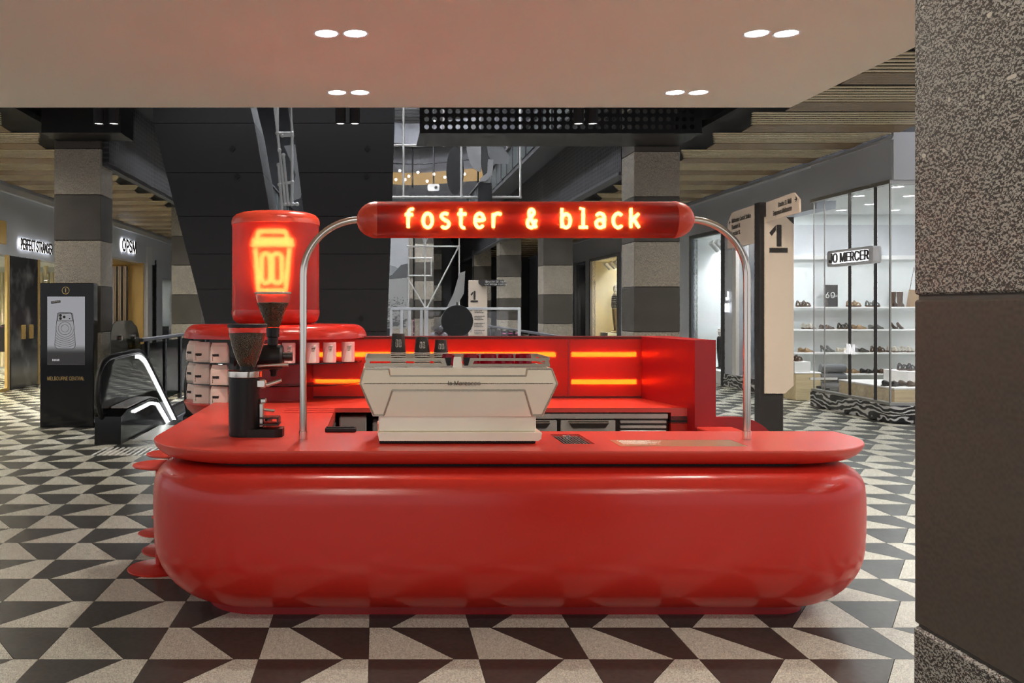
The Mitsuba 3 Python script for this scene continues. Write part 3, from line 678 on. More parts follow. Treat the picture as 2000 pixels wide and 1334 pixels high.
# ---- slatted ceilings either side of the void
def slat_bay(y0, x0, x1, cut, ends):
    ms = []
    def slat(ya, yb, z, zt, xa, xb): ms.append(hull([(xa, ya, z), (xb, ya, z), (xa, ya, z+.012), (xb, ya, z+.012), (xa, yb, zt), (xb, yb, zt), (xa, yb, zt+.009), (xb, yb, zt+.009)]))
    for i in range(6):
        a = y0+.07+i*.138
        xa, xb = (x0+cut*(i/6-.5), x1) if ends == 'l' else (x0, x1-cut*(i/6-.5))
        slat(a, a+.062, 4.45, 4.45, xa, xb)
    ms, light = [], ms
    for i in range(6):
        a = y0+.87+i*.069
        z = 4.45-.004*i
        xa, xb = (x0+cut*.5, x1) if ends == 'l' else (x0, x1-cut*.5)
        slat(a, a+.062, z, z-.004, xa, xb)
    return cat(light), cat(ms)
for side, x0, x1, e in (('right', 5.35, 7.91, 'l'), ('left', -7.86, -5.35, 'r')):
    key = struct(f'ceiling_{side}')
    put(key, box(x0-.2 if side == 'right' else x0, x1 if side == 'right' else x1+.2, 6.0, 46, 4.62, 4.7), 'matt_black')
    for i in range(28):
        y0 = 6.35+1.42*i
        lt, dk = slat_bay(y0, x0, x1, .34, e); part(key, 'pale_slats', lt, 'wood'); part(key, 'brown_slats', dk, 'wood_brown')
# dark service zone between the plaster ceiling and the void
put(struct('ceiling_void'), cat(box(4.25, 5.6, -4, 8.95, 4.75, 4.85), box(5.15, 14, -4, 6.35, 4.5, 4.7), box(-5.6, 5.6, 8.95, 12.7, 4.75, 4.85), box(-5.6, -4.1, 12.7, 46, 5.2, 5.3), box(4.0, 5.6, 12.7, 46, 5.2, 5.3)), 'matt_black')
put(struct('wall_bulkhead'), cat(box(-8.3, -4.86, 12.78, 12.82, 4.70, 5.4), box(4.67, 8.3, 13.65, 13.7, 4.70, 5.4), box(-5.4, -5.3, 12.82, 46, 4.70, 5.2), box(5.3, 5.4, 13.7, 46, 4.70, 5.2), box(5.6, 5.65, 8.95, 13.65, 4.70, 5.4), box(-5.65, -5.6, 8.95, 12.78, 4.70, 5.4)), 'matt_black')
r_ = np.random.default_rng(5)
for s in (-1, 1):
    for i in range(4):
        x = s*(4.75+.14*i); key = thing('ceiling_cable', f'black cable sagging in the dark ceiling gap on the {"left" if s < 0 else "right"}', 'cable', 'cables in the ceiling gap')
        put(key, tube([(x+.2*math.sin(t*5+i), 9.2+3.2*t, 4.62-.25*math.sin(t*math.pi)*r_.uniform(.5, 1)) for t in np.linspace(0, 1, 18)], .012, 6), 'dark_grey', smooth=True)
for i, (x, y) in enumerate([(-6.6, y) for y in (1, 4, 7, 10, 13)]+[(6.6, y) for y in (1, 4, 7, 10)]+[(5.6, 17.4), (-5.7, 17.4), (5.45, 24.6), (-5.5, 24.6)]):
    key = thing('cylinder_spotlight', 'black cylinder spotlight under the slatted ceiling beside the kiosk, outside the picture', 'ceiling light', 'spotlights of the side aisles')
    part(key, 'housing', lathe([(.075, 4.16), (.082, 4.155), (.084, 4.16), (.084, 4.45), (1e-5, 4.45)], 20, x, y), 'matt_black', smooth=40)
    part(key, 'lens', lathe([(1e-5, 4.168), (.075, 4.168)], 20, x, y), 'lamp_face', emit=[AISLE*k for k in WARM], weight=1.2)
# perforated edge beams of the void, parapets above them
for side, xf, xs, yb in (('right', 4.0, 3.45, 14.4), ('left', -4.1, -3.55, 13.5)):
    put(struct(f'trim_{1 if side == "right" else 2}'), box(xf, xf+(.12 if xf > 0 else -.12), yb, 45, 4.0, 5.17), 'perforated')
    part(f'trim_{1 if side == "right" else 2}', 'lower_flange', box(xf-.04, xf+.16 if xf > 0 else xf-.16, yb, 45, 3.95, 4.0), 'dark_grey')
    w = struct(f'wall_parapet_{side}')
    put(w, box(xs, xf+(.3 if xf > 0 else -.3), 13.0, 45, 5.18, 5.28), 'dark_grey')
    for i in range(28):
        y = 13.2+1.0*i
        part(w, 'panel', box(xs-.02, xs+.03, y, y+.93, 5.28, 5.88, .01), 'green_black')
        part(w, 'rib', box(xs-.05, xs+.05, y+.94, y+.99, 5.26, 5.9), 'dark_grey')
    part(w, 'coping', box(xs-.07, xs+.07, 13, 45, 5.88, 5.96, .01), 'dark_grey')
# lighting trough with round holes
t = thing('lighting_trough', 'black metal trough with rows of round holes under the ceiling edge, right of the middle', 'ceiling panel')
P = sbox(.62, 4.285, 4.62, 4.745)
for i in range(35):
    for j in range(3): P = P.difference(Point(.72+.1117*i, 4.362+.1117*j).buffer(.036, quad_segs=3))
part(t, 'perforated_front', prism(P, .01, 'xz', 12.60), 'black')
part(t, 'bottom', box(.62, 4.66, 12.58, 13.6, 4.265, 4.285), 'black')
part(t, 'side', box(4.62, 4.66, 12.6, 13.6, 4.285, 4.745), 'black')
t = thing('lighting_trough', 'black metal trough around the top of the left banded pillar', 'ceiling panel')
part(t, 'front', box(-4.85, -3.72, 12.75, 12.77, 4.33, 4.745), 'black')
part(t, 'bottom', box(-4.85, -3.70, 12.75, 13.4, 4.31, 4.33), 'black')
part(t, 'side', box(-3.72, -3.70, 12.75, 13.4, 4.33, 4.745), 'black')
for (x, d) in ((-3.31, 'left pair, left one'), (-3.13, 'left pair, right one'), (-.427, 'middle pair, left one'), (-.256, 'middle pair, right one'), (2.41, 'right pair, left one'), (2.58, 'right pair, right one')):
    key = thing('cylinder_spotlight', f'black cylinder spotlight hanging beyond the ceiling edge, {d}', 'ceiling light', 'black cylinder spotlights')
    part(key, 'housing', lathe([(.052, 3.965), (.06, 3.96), (.062, 3.965), (.062, 4.75), (1e-5, 4.75)], 24, x, 10.5), 'matt_black', smooth=40)
    part(key, 'lens', lathe([(1e-5, 3.972), (.052, 3.972)], 20, x, 10.5), 'lamp_face', emit=[5.0*k for k in WARM])

# ---- two massive black leaning columns
zz = [0, .7, 1.40, 2.07, 2.63, 3.23, 3.92, 4.71, 5.6, 6.6, 8.0]
def at(pts, z): return float(np.interp(z, [p[1] for p in pts], [p[0] for p in pts]))
legs = [([(-2.36, 0), (-2.77, 1.74), (-3.54, 4.67), (-3.60, 8)], [(-1.18, 0), (-1.67, 3.17), (-1.94, 4.71), (-2.16, 5.6), (-2.3, 8)], 'left'),
        ([(-.77, 0), (-.94, 1.46), (-1.14, 3.17), (-1.33, 4.71), (-1.45, 8)], [(.11, 0), (.24, 3.1), (.29, 4.71), (.30, 8)], 'right')]
for L, R, nm in legs:
    k = thing('leaning_column', f'massive black panelled leaning column behind the kiosk, {nm} one', 'column', 'black leaning columns')
    for a, b in zip(zz[:-1], zz[1:]):
        g = .004
        part(k, 'cladding_panel', hull([(at(f, z), y, z) for f in (L, R) for z in (a+g, b-g) for y in (14.0, 15.25)]), 'leg_black')
    part(k, 'core', hull([(at(L, 0)+.02, 14.02, 0), (at(R, 0)-.02, 14.02, 0), (at(L, 0)+.02, 15.2, 0), (at(R, 0)-.02, 15.2, 0), (at(L, 4.6)+.02, 14.02, 4.6), (at(R, 4.6)-.02, 14.02, 4.6), (at(L, 4.6)+.02, 15.2, 4.6), (at(R, 4.6)-.02, 15.2, 4.6)]), 'matt_black')
    for z in (1.6, 3.86, 4.3):
        x = at(R, z)-.42
        part(k, 'lifting_eye', cat(hull([(x-.05, 13.985, z), (x, 13.985, z+.06), (x+.05, 13.985, z), (x, 13.985, z-.05), (x-.05, 14.0, z), (x, 14.0, z+.06), (x+.05, 14.0, z), (x, 14.0, z-.05)])), 'matt_black')

# ---- railings round the void
for s, x, z, y0, y1, nm in ((-1, -3.9, 1.27, 14.6, 30, 'left'), (1, 3.85, 1.2, 15.5, 34, 'right')):
    k = thing('void_railing', f'dark steel railing with flat posts along the {nm} side of the void', 'railing')
    part(k, 'handrail', box(x-.035, x+.035, y0, y1, z-.06, z, .01), 'dark_grey')
    for i in range(int((y1-y0)/1.25)): part(k, 'post', box(x-.03, x+.03, y0+.3+1.25*i, y0+.42+1.25*i, 0, z-.06), 'matt_black')
    part(k, 'glass_panel', box(x-.006, x+.006, y0, y1, .1, z-.1), 'smoke_glass')

# ---- advertising screen
k = thing('advertising_screen', 'tall black free-standing advertising screen showing a grey phone case, in front of the left pillar', 'screen')
part(k, 'cabinet', box(-4.985, -4.19, 13.05, 13.25, .0, 2.14, .008), 'black_gloss')
sx0, sx1, sz0, sz1 = -4.875, -4.318, .925, 1.94
n_ = 20
for i in range(1):
    part(k, 'display', box(sx0, sx1, 13.046, 13.052, 1.135, sz1), 'screen_face', emit=[.17, .172, .185])
    part(k, 'display_lower', box(sx0, sx1, 13.046, 13.052, sz0, 1.135), 'screen_face', emit=[.012, .012, .013])
    for j in range(6):
        e = .012+(.17-.012)*((j+.5)/6)**1.5
        part(k, 'display_fade', box(sx0, sx1, 13.0455, 13.046, 1.10+.02*j, 1.12+.02*j), 'screen_face', emit=[e, e, e*1.05])
cx, cz = -4.603, 1.45
case = Polygon([(-.155, -.26), (-.165, -.22), (-.125, .24), (-.1, .255), (.08, .255), (.11, .235), (.15, -.22), (.14, -.26), (.11, -.285), (-.125, -.285)])
case = case.buffer(-.015).buffer(.015)
sh = lambda p: affinity.translate(p, cx, cz)
part(k, 'phone_outline', prism(sh(case), .001, 'xz', 13.0448), 'ink')
part(k, 'phone_case', prism(sh(case.buffer(-.007)), .001, 'xz', 13.0438), 'screen_face', emit=[.155, .155, .165])
part(k, 'phone_bump', prism(sh(Polygon([(-.12, .13), (-.108, .235), (.085, .24), (.11, .13)]).boundary.buffer(.004)), .001, 'xz', 13.0428), 'ink')
part(k, 'phone_lens', cat([prism(sh(Point(a, b).buffer(r)), .001, 'xz', 13.0424) for a, b, r in ((-.075, .21, .021), (-.075, .165, .021), (-.02, .188, .02), (.06, .165, .009))]), 'ink')
rings = [sh(Point(-.01, .02).buffer(r).boundary.buffer(.0035).intersection(case.buffer(-.012)).intersection(sbox(-1, -1, 1, .02 if r > .1 else 1))) for r in (.055, .095, .13, .16, .19, .22, .25, .28)]
part(k, 'phone_ridges', cat([prism(r, .001, 'xz', 13.0426) for r in rings if r.area > 0]), 'mid_grey')
part(k, 'poster_label', mv(box(-.07, .07, -.001, 0, -.018, .018), cx-.145, 13.044, 1.86, ry=-7), 'ink')
part(k, 'poster_label_text', mv(text('CASETIFY', .018, .001), cx-.145, 13.0425, 1.853, ry=-7), 'white_gloss')
part(k, 'poster_small_print', cat([box(-4.80+.022*i, -4.785+.022*i, 13.043, 13.045, .985, 1.015-.004*(i % 2)) for i in range(5)]), 'screen_face', emit=[.25, .25, .26])
part(k, 'name', mv(text('MELBOURNE CENTRAL', .055, .002).apply_scale([.66, 1, 1]), -4.603, 13.049, .70), 'gold', label='gold lettering')
part(k, 'emblem', cat(prism(Point(cx, 2.03).buffer(.056).difference(Point(cx, 2.03).buffer(.048)), .002, 'xz', 13.046), box(cx-.007, cx+.007, 13.046, 13.05, 2.0, 2.06)), 'gold', label='ring emblem with a bar')

# ---- escalator going down
k = thing('escalator', 'escalator going down behind the left end of the kiosk, glass sides and white strip lights', 'escalator')
def yz(path, x, r, n=10): return tube([(x, a, b) for a, b in path], r, n)
for x, nm in ((-3.56, 'l'), (-2.42, 'r')):
    rail = [(11.9, .32)]+[(11.48+.0*0+.38-.38*math.cos(a)+.0, .68-.36*math.sin(a)*-1-.0) for a in []]
    rail = [(12.05, .20), (11.62, .26), (11.36, .42), (11.25, .65), (11.30, .88), (11.48, 1.05), (11.8, 1.11), (12.6, 1.13), (13.1, 1.13), (13.45, 1.06), (13.8, .88), (14.6, .41), (16.4, -.65), (18.0, -1.6)]
    rp = np.array(rail); tt = np.linspace(0, len(rp)-1, 90)
    from scipy.interpolate import PchipInterpolator
    rp = np.stack([PchipInterpolator(np.arange(len(rp)), rp[:, i])(tt) for i in (0, 1)], 1)
    part(k, 'handrail', yz(rp, x, .038), 'black', smooth=50)
    gl = Polygon(list(map(tuple, rp))+[(18.0, -2.4), (13.7, .12), (12.1, .12)]).buffer(-.02)
    part(k, 'glass_side', prism(gl, .012, 'yz', x-.006), 'smoke_glass')
    part(k, 'rail_edge', yz([(a+.0, b-.045) if a > 11.9 else (a+.045, b) for a, b in rp[8:]], x, .01, 8), 'brushed', smooth=50)
    lw = [p for p in rp if p[0] > 13.0]
    part(k, 'strip_light', cat([hull([(x+o, p[0], p[1]-.06-q) for p in (a, b) for q in (0, .05) for o in (.012, .03)]) for a, b in zip(lw[:-1], lw[1:])]), 'lamp_face', emit=[3.0, 3.1, 3.0], weight=.3)
    part(k, 'newel', prism(Polygon([(11.4, 0), (11.42, .36), (11.7, .42), (12.5, .44), (12.9, .44), (13.3, .40), (13.9, .1), (18.0, -2.3), (18, -2.8), (14, -.35), (13.2, 0)]), .34 if nm == 'l' else .2, 'yz', x-.09), 'black_gloss')
    deck = [(11.75, .432), (12.6, .452), (12.95, .45), (13.35, .39), (13.9, .09), (17.5, -2.05)]
    part(k, 'deck', cat([hull([(x+.02 if nm == 'l' else x-.08, a, b), (x+.24 if nm == 'l' else x+.1, a, b), (x+.02 if nm == 'l' else x-.08, c_, d), (x+.24 if nm == 'l' else x+.1, c_, d), (x+.02 if nm == 'l' else x-.08, a, b+.02), (x+.24 if nm == 'l' else x+.1, a, b+.02), (x+.02 if nm == 'l' else x-.08, c_, d+.02), (x+.24 if nm == 'l' else x+.1, c_, d+.02)]) for (a, b), (c_, d) in zip(deck[:-1], deck[1:])]), 'deck_grey')
    dl = [(12.0, .36), (12.9, .38), (13.3, .32), (13.85, .03), (17.5, -2.1)]
    part(k, 'deck_light', cat([rod((x+(.265 if nm == 'l' else -.1), a, b), (x+(.265 if nm == 'l' else -.1), c_, d), .022, 8) for (a, b), (c_, d) in zip(dl[:-1], dl[1:])]), 'lamp_face', emit=[2.6, 2.7, 2.6], weight=.3)
for i in range(14):
    y = 13.25+.4*i; z = -.23*max(i-1, 0)
    part(k, 'step', box(-3.24, -2.55, y, y+.4, z-.28, z-.01), 'dark_steel')
part(k, 'comb_plate', box(-3.26, -2.55, 11.75, 13.25, -.02, .008), 'landing_white', label='pale landing plate')
t = thing('tactile_strip', 'row of shiny metal tactile bars on the floor before the escalator', 'floor studs')
for i in range(13): part(t, 'bar', box(-3.42+.07*i, -3.39+.07*i, 10.55, 11.15, 0, .008, .003), 'white_gloss')
k = thing('glass_screen', 'rounded dark glass screen with steel clamps behind the escalator', 'glass panel')
P = Polygon([(13.3, .05), (13.3, 1.4), (13.4, 1.52), (13.6, 1.57), (14.4, 1.57), (14.75, 1.45), (14.95, 1.2), (15.3, .05)])
part(k, 'pane', prism(P, .014, 'yz', -4.02), 'smoke_glass')
for y in (13.75, 14.5): part(k, 'clamp', lathe([(1e-5, -.02), (.04, -.02), (.04, .03), (1e-5, .03)], 16).apply_transform(trimesh.transformations.rotation_matrix(math.pi/2, [0, 1, 0])).apply_translation([-4.0, y, 1.3]), 'chrome')
put(struct('wall_pit'), cat(box(-3.8, -3.7, 12.6, 19, -3, -.26), box(-2.3, -2.2, 12.6, 19, -3, -.26)), 'dark_grey')

# ---- wayfinding totem
def totem(name_lab, x, y, z_top):
    return thing('wayfinding_totem', name_lab, 'sign')
k = totem('beige wayfinding totem with a big black 1 and two arrow blades, right of the kiosk', 0, 0, 0)
part(k, 'post', box(4.354, 4.62, 10.0, 10.14, 0, 2.97), 'ink')
part(k, 'panel', prism(Polygon([(4.40, .80), (4.63, .80), (4.727, .89), (4.727, 2.80), (4.40, 2.80)]), .02, 'xz', 9.975), 'beige')
part(k, 'panel_notch', prism(Polygon([(4.64, 2.80), (4.727, 2.80), (4.727, 2.72)]), .004, 'xz', 9.970), 'ink')
def one(x, z, h):
    w = h*.65
    return [Polygon([(x-.1*w, z+.22*h), (x+.16*w, z+.22*h), (x+.16*w, z+h), (x-.1*w, z+h)]), Polygon([(x-.15*w, z+.98*h), (x-.15*w, z+.8*h), (x-.38*w, z+.6*h), (x-.5*w, z+.72*h)]), sbox(x-.5*w, z, x+.5*w, z+.17*h)]
part(k, 'numeral', cat([prism(g, .004, 'xz', 9.971) for g in one(4.555, 2.395, .315)]), 'ink', label='black numeral 1')
def blade(p0, p1, z0, z1, tip, lines, nm):
    """Flat sign between p0 (far end) and p1 (near end), seen from its -x side."""
    d = np.array(p1)-np.array(p0); L = np.linalg.norm(d); ang = math.degrees(math.atan2(d[1], d[0]))
    cham = .1
    if tip == 'near': P = Polygon([(0, z0), (L, z0), (L, z1-.09), (L-.16, z1), (0, z1)])
    else: P = Polygon([(0, z0), (L, z0), (L, z1), (.16, z1), (0, z1-.12)])
    m = prism(P, .02, 'xz', 0)
    b = part(k, 'arrow_blade', mv(m, p0[0], p0[1], 0, rz=ang), 'beige', label=nm)
    tx = []
    for s, h, u, z in lines: tx.append(mv(mv(text(s, h, .002, align='l').apply_scale([.8, 1, 1]), u, -.002, z), p0[0], p0[1], 0, rz=ang))
    for u, z, dd in ARROWS[tip]:
        tx.append(mv(cat(*[mv(g, u, -.0015, z) for g in (box(-.03, .03, -.002, 0, -.005, .005), hull([(dd*.03, -.002, 0), (dd*.03, 0, 0), (dd*.005, -.002, .028), (dd*.005, 0, .028), (dd*.005-.008*dd, -.002, .022), (dd*.014, 0, 0)]), hull([(dd*.03, -.002, 0), (dd*.03, 0, 0), (dd*.005, -.002, -.028), (dd*.005, 0, -.028), (dd*.005-.008*dd, -.002, -.022), (dd*.014, 0, 0)]))]), p0[0], p0[1], 0, rz=ang))
    put(num(b+'__lettering'), cat(tx), 'ink')
ARROWS = {'near': [(.93, 2.885, 1)], 'far': [(.09, 2.845, -1), (1.08, 2.87, 1)]}
blade((4.41, 9.965), (4.30, 8.96), 2.74, 2.963, 'near', [('Bourke St. Mall', .052, .40, 2.862), ('Emporium Melbourne', .052, .24, 2.785)], 'arrow blade reading Bourke St. Mall and Emporium Melbourne')
blade((4.46, 11.18), (4.362, 10.02), 2.52, 2.963, 'far', [('Melbourne Central Station', .052, .17, 2.83), ('Elizabeth St.', .052, .17, 2.75), ('Lonsdale St.', .052, .17, 2.67)], 'arrow blade reading Melbourne Central Station, Elizabeth St. and Lonsdale St.')
# ============================================================ shops on the right
XR_ = 8.0
def lamp(k, x, y, z, r, e, tint=COOL, ring=True):
    if ring: part(k, 'trim_ring', lathe([(r, .02), (r, -.002), (r+.02, -.004), (r+.022, 0)], 18, x, y, z-.002), 'white_gloss')
    part(k, 'lens', lathe([(1e-5, 0), (r, 0)], 18, x, y, z-.003), 'lamp_face', emit=[e*q for q in tint], weight=.8)
w = struct('wall_right')
put(w, cat(box(XR_, 8.35, 16.0, 46, 3.58, 4.36), box(XR_, 8.35, 19.75, 20.25, 0, 3.58), box(XR_, 8.35, 22.35, 28.9, 0, 3.58), box(XR_, 8.35, 32.75, 33.7, 0, 3.58), box(XR_, 8.35, 35.3, 46, 0, 3.58)), 'fascia')
part(w, 'bulkhead', cat(box(7.92, 8.35, 13.55, 16.05, 3.73, 4.36), box(8.35, 13, 13.55, 13.9, 3.73, 4.36)), 'fascia')
part(w, 'cornice', hull([(x, y, z) for y in (13.5, 46) for x, z in ((7.90, 4.36), (8.2, 4.34), (7.93, 4.41), (8.02, 4.47), (8.2, 4.47))]), 'fascia_light')
part(w, 'cornice_return', box(7.93, 13, 13.5, 13.56, 3.74, 4.47), 'fascia_light')
part(w, 'white_backing', cat(box(8.6, 8.7, 18.5, 19.8, .27, 3.6), box(8.0, 8.7, 18.45, 18.5, .27, 3.6)), 'white_wall')
part(w, 'white_post', box(7.98, 8.06, 19.55, 19.74, .28, 3.58), 'white_gloss')
part(w, 'pane', sheet(8.02, 8.03, 18.5, 19.55, .28, 3.58), 'clear_glass')
part(w, 'marble_base', cat(box(7.96, 8.3, 18.3, 20.3, 0, .27)), 'zebra_marble')
part(w, 'frame', cat(box(7.94, 8.1, 22.2, 22.36, 0, 3.6), box(7.94, 8.1, 20.22, 20.3, 0, 3.6), box(7.94, 8.1, 20.2, 22.36, 3.52, 3.6)), 'dark_grey')
part(w, 'frame', cat(box(7.92, 8.12, 32.6, 32.8, 0, 3.6), box(7.92, 8.12, 28.8, 29.0, 0, 3.6), box(7.92, 8.12, 28.8, 32.8, 3.5, 3.6), box(7.92, 8.12, 35.2, 35.4, 0, 3.6)), 'mid_grey')
part(w, 'dark_door', box(7.97, 8.0, 27.0, 28.4, 0, 2.9), 'black')
# shop with shoes: room behind the corner window
put(struct('wall_shoe_shop'), cat(box(8.3, 12.3, 18.32, 18.5, 0, 3.78), box(12.1, 12.3, 13.6, 18.4, 0, 3.78), box(8.05, 12.3, 13.95, 18.4, 3.72, 3.78), box(8.3, 8.36, 17.9, 18.32, 0, 3.72)), 'white_wall')
part('wall_shoe_shop', 'upper_panel', box(8.4, 12.1, 18.29, 18.32, 2.86, 3.5), 'fascia_light')
part('wall_shoe_shop', 'ledge', box(8.36, 12.1, 18.2, 18.32, 2.78, 2.86), 'white_gloss')
part('wall_shoe_shop', 'air_grille', box(9.3, 9.9, 14.8, 15.1, 3.713, 3.72), 'mid_grey')
SHELVES = [1.80, 1.342, .868, .44]
for i, z in enumerate(SHELVES):
    key = thing('shoe_shelf', f'white wall shelf holding shoes in the corner shop, {["top", "second from top", "third from top", "lowest"][i]} one', 'shelf', 'white shelves in the shoe shop')
    put(key, box(8.37, 12.1, 17.95, 18.29, z-.035, z, .004), 'white_gloss')
lamps = [(x, y) for y in (14.15, 15.3, 16.5, 17.5) for x in (8.38, 9.25, 10.3)]
for i, (x, y) in enumerate(lamps):
    k = thing('shop_downlight', f'round white downlight in the shoe shop ceiling, {["nearest the glass", "second row", "third row", "next to the shelves"][i//3]}, {["left", "middle", "right"][i%3]} one', 'ceiling light', 'downlights in the shoe shop')
    lamp(k, x, y, 3.72, .085, SHOPLIGHT)
k = thing('shop_downlight', 'round downlight in the white showcase between the totem and the lit letters', 'ceiling light')
lamp(k, 8.3, 19.1, 3.55, .09, SHOPLIGHT*5)
# glazing
g = struct('window_1')
put(g, cat(box(7.90, 8.02, 13.55, 16.0, .27, .31), box(7.90, 12.2, 13.55, 13.67, .27, .31), box(7.90, 8.02, 13.55, 16.05, 3.69, 3.75), box(7.90, 12.2, 13.55, 13.67, 3.69, 3.75)), 'brushed')
for a, b in ((13.63, 14.02), (14.03, 14.78), (14.79, 15.6), (15.61, 15.98)): part(g, 'pane', sheet(7.94, 7.952, a, b, .31, 3.69), 'clear_glass')
for a, b in ((8.0, 9.5), (9.51, 11.0), (11.01, 12.2)): part(g, 'pane', sheet(a, b, 13.6, 13.612, .31, 3.69), 'clear_glass')
for y in (14.025, 14.785): part(g, 'mullion', box(7.93, 7.97, y-.012, y+.012, .31, 3.69), 'dark_steel')
for y in (15.605, 15.99): part(g, 'mullion', box(7.938, 7.955, y-.006, y+.006, .31, 3.69), 'brushed')
part(g, 'mullion', box(7.935, 7.955, 13.6, 13.63, .31, 3.69), 'brushed')
part(g, 'marble_base', cat(box(7.88, 8.2, 13.5, 16.0, 0, .27, .01), box(8.2, 12.2, 13.5, 13.9, 0, .27, .01)), 'zebra_marble')
k = thing('glass_door', 'glass shop door with a steel bottom rail and black patch handle, beside the totem', 'door')
part(k, 'leaf', sheet(8.05, 8.55, 16.35, 16.362, .12, 3.0), 'clear_glass')
part(k, 'bottom_rail', box(8.05, 8.56, 16.34, 16.37, .44, .48), 'white_gloss')
part(k, 'handle', cat(box(8.16, 8.24, 16.3, 16.34, .2, .33, .01), box(8.32, 8.4, 16.3, 16.34, .17, .29, .01)), 'matt_black')
k = thing('shop_sign', 'white lightbox sign reading JO MERCER hung on the glass corner', 'sign')
sb = prism(rrect(13.72, 15.12, 2.475, 2.745, .05), .13, 'yz', 7.74)
part(k, 'box', sb, 'fascia_light')
part(k, 'glow_plate', prism(rrect(13.85, 14.95, 2.52, 2.70, .02), .004, 'yz', 7.734), 'lamp_face', emit=[1.6, 1.65, 1.7], weight=.3)
part(k, 'lettering', text('JO MERCER', .155, .02, x=7.73, y=14.42, z=2.535, rz=-90), 'ink')
k = thing('shop_sign', 'small white monogram JM lit on the shop window glass', 'sign')
put(k, text('JM', .17, .02, x=7.93, y=14.75, z=1.0, rz=-90), 'lamp_face', emit=[.3, .3, .31])
k = thing('shop_sign', 'vertical lit letters J and M on the grey pier right of the white window', 'sign')
part(k, 'letter', text('J', .2, .03, x=7.97, y=19.98, z=1.95, rz=-90), 'lamp_face', emit=[.9, .9, .9])
part(k, 'letter', text('M', .2, .03, x=7.97, y=19.98, z=1.68, rz=-90), 'lamp_face', emit=[.9, .9, .9])
k = thing('sale_card', 'black card reading 60% OFF standing on the top shoe shelf', 'sign')
part(k, 'card', box(9.2, 9.475, 18.08, 18.095, 1.801, 2.25), 'ink')
part(k, 'lettering', cat(text('60', .12, .002, x=9.31, y=18.078, z=1.98), text('%OFF', .04, .002, x=9.42, y=18.078, z=2.0)), 'white_gloss')
# plinths
def plinth(lab, x0, x1, y0, y1, z0, z1, m, top=True):
    k = thing('display_plinth', lab, 'plinth', 'display plinths in the shoe shop')
    part(k, 'body', box(x0, x1, y0, y1, z0, z1-.03 if top else z1, .005), m)
    if top: part(k, 'top', box(x0-.01, x1+.01, y0-.01, y1+.01, z1-.03, z1, .005), 'white_gloss')
    return k
plinth('long timber display plinth with a white top inside the corner window', 8.12, 12, 13.8, 15.45, 0, .52, 'wood')
plinth('white block standing on the timber plinth in the corner window', 8.75, 11.5, 14.5, 15.2, .521, .72, 'white_gloss', False)
plinth('short timber plinth with white top behind the totem', 8.05, 8.53, 16.9, 17.5, 0, .54, 'wood')
plinth('white block on the short timber plinth behind the totem', 8.05, 8.36, 16.95, 17.4, .541, .74, 'white_gloss', False)
for i in range(4):
    k = thing('bolster', f'dark grey rolled bolster in the stack in the shoe shop, {["lowest", "second from the floor", "third from the floor", "topmost"][i]}', 'cushion', 'stacked grey bolsters')
    m = lathe([(1e-5, -.24), (.07, -.24), (.085, -.2), (.088, 0), (.085, .2), (.07, .24), (1e-5, .24)], 20).apply_transform(trimesh.transformations.rotation_matrix(math.pi/2, [0, 1, 0]))
    put(k, m.apply_translation([8.81, 17.0, .088+.176*i]), 'mid_grey', smooth=40)
# shoes: one of each kind, then copies
def loft_y(secs):   # sections along +y: (y, half width, z0, z1)
    v, f = [], []
    n = 8
    for y, w_, a, b in secs:
        for t in np.arange(n)*2*np.pi/n: v.append((w_*math.cos(t), y, (a+b)/2+(b-a)/2*math.sin(t)))
    for i in range(len(secs)-1):
        for j in range(n):
            j2 = (j+1) % n; f += [[i*n+j, (i+1)*n+j, (i+1)*n+j2], [i*n+j, (i+1)*n+j2, i*n+j2]]
    for i in (0, len(secs)-1):
        v.append((0, secs[i][0], (secs[i][2]+secs[i][3])/2)); ci = len(v)-1
        for j in range(n):
            j2 = (j+1) % n; f.append([ci, i*n+j, i*n+j2] if i == 0 else [ci, i*n+j2, i*n+j])
    return M(v, f)
def shoe(kind):
    if kind == 'flat': return loft_y([(-.12, .015, .005, .06), (-.10, .034, .002, .085), (-.04, .032, .002, .075), (.02, .038, .002, .05), (.08, .042, .002, .04), (.12, .03, .004, .03), (.135, .012, .006, .02)]), box(-.034, .034, -.12, .125, 0, .012, .004)
    if kind == 'heel': return loft_y([(-.11, .012, .07, .13), (-.09, .028, .065, .125), (-.03, .028, .045, .085), (.04, .036, .008, .05), (.09, .038, .002, .04), (.135, .01, .004, .02)]), cat(hull([(-.012, -.1, .075), (.012, -.1, .075), (0, -.075, .075), (-.007, -.1, 0), (.007, -.1, 0), (0, -.088, 0)]), box(-.03, .03, .03, .12, 0, .008))
    if kind == 'boot': return cat(loft_y([(-.1, .03, .05, .1), (-.05, .034, .04, .11), (.03, .036, .012, .08), (.1, .036, .004, .05), (.135, .012, .006, .02)]), lathe([(1e-5, .06), (.045, .07), (.05, .16), (.056, .27), (.05, .272), (1e-5, .26)], 14, 0, -.055)), cat(box(-.025, .025, -.11, -.04, 0, .06), box(-.03, .03, .0, .12, 0, .01))
    sl = loft_y([(-.12, .03, .0, .03), (-.06, .03, .0, .028), (.02, .036, 0, .028), (.09, .04, 0, .03), (.13, .02, .0, .03)])
    arch = lambda y, h, w_: tube([(w_*math.cos(t), y, .02+h*math.sin(t)) for t in np.linspace(0, math.pi, 8)], .008, 6)
    return cat(arch(.06, .05, .036), arch(.02, .06, .036), arch(-.07, .07, .032), arch(-.1, .09, .03)), sl
SHOE = {k: shoe(k) for k in ('flat', 'heel', 'boot', 'sandal')}
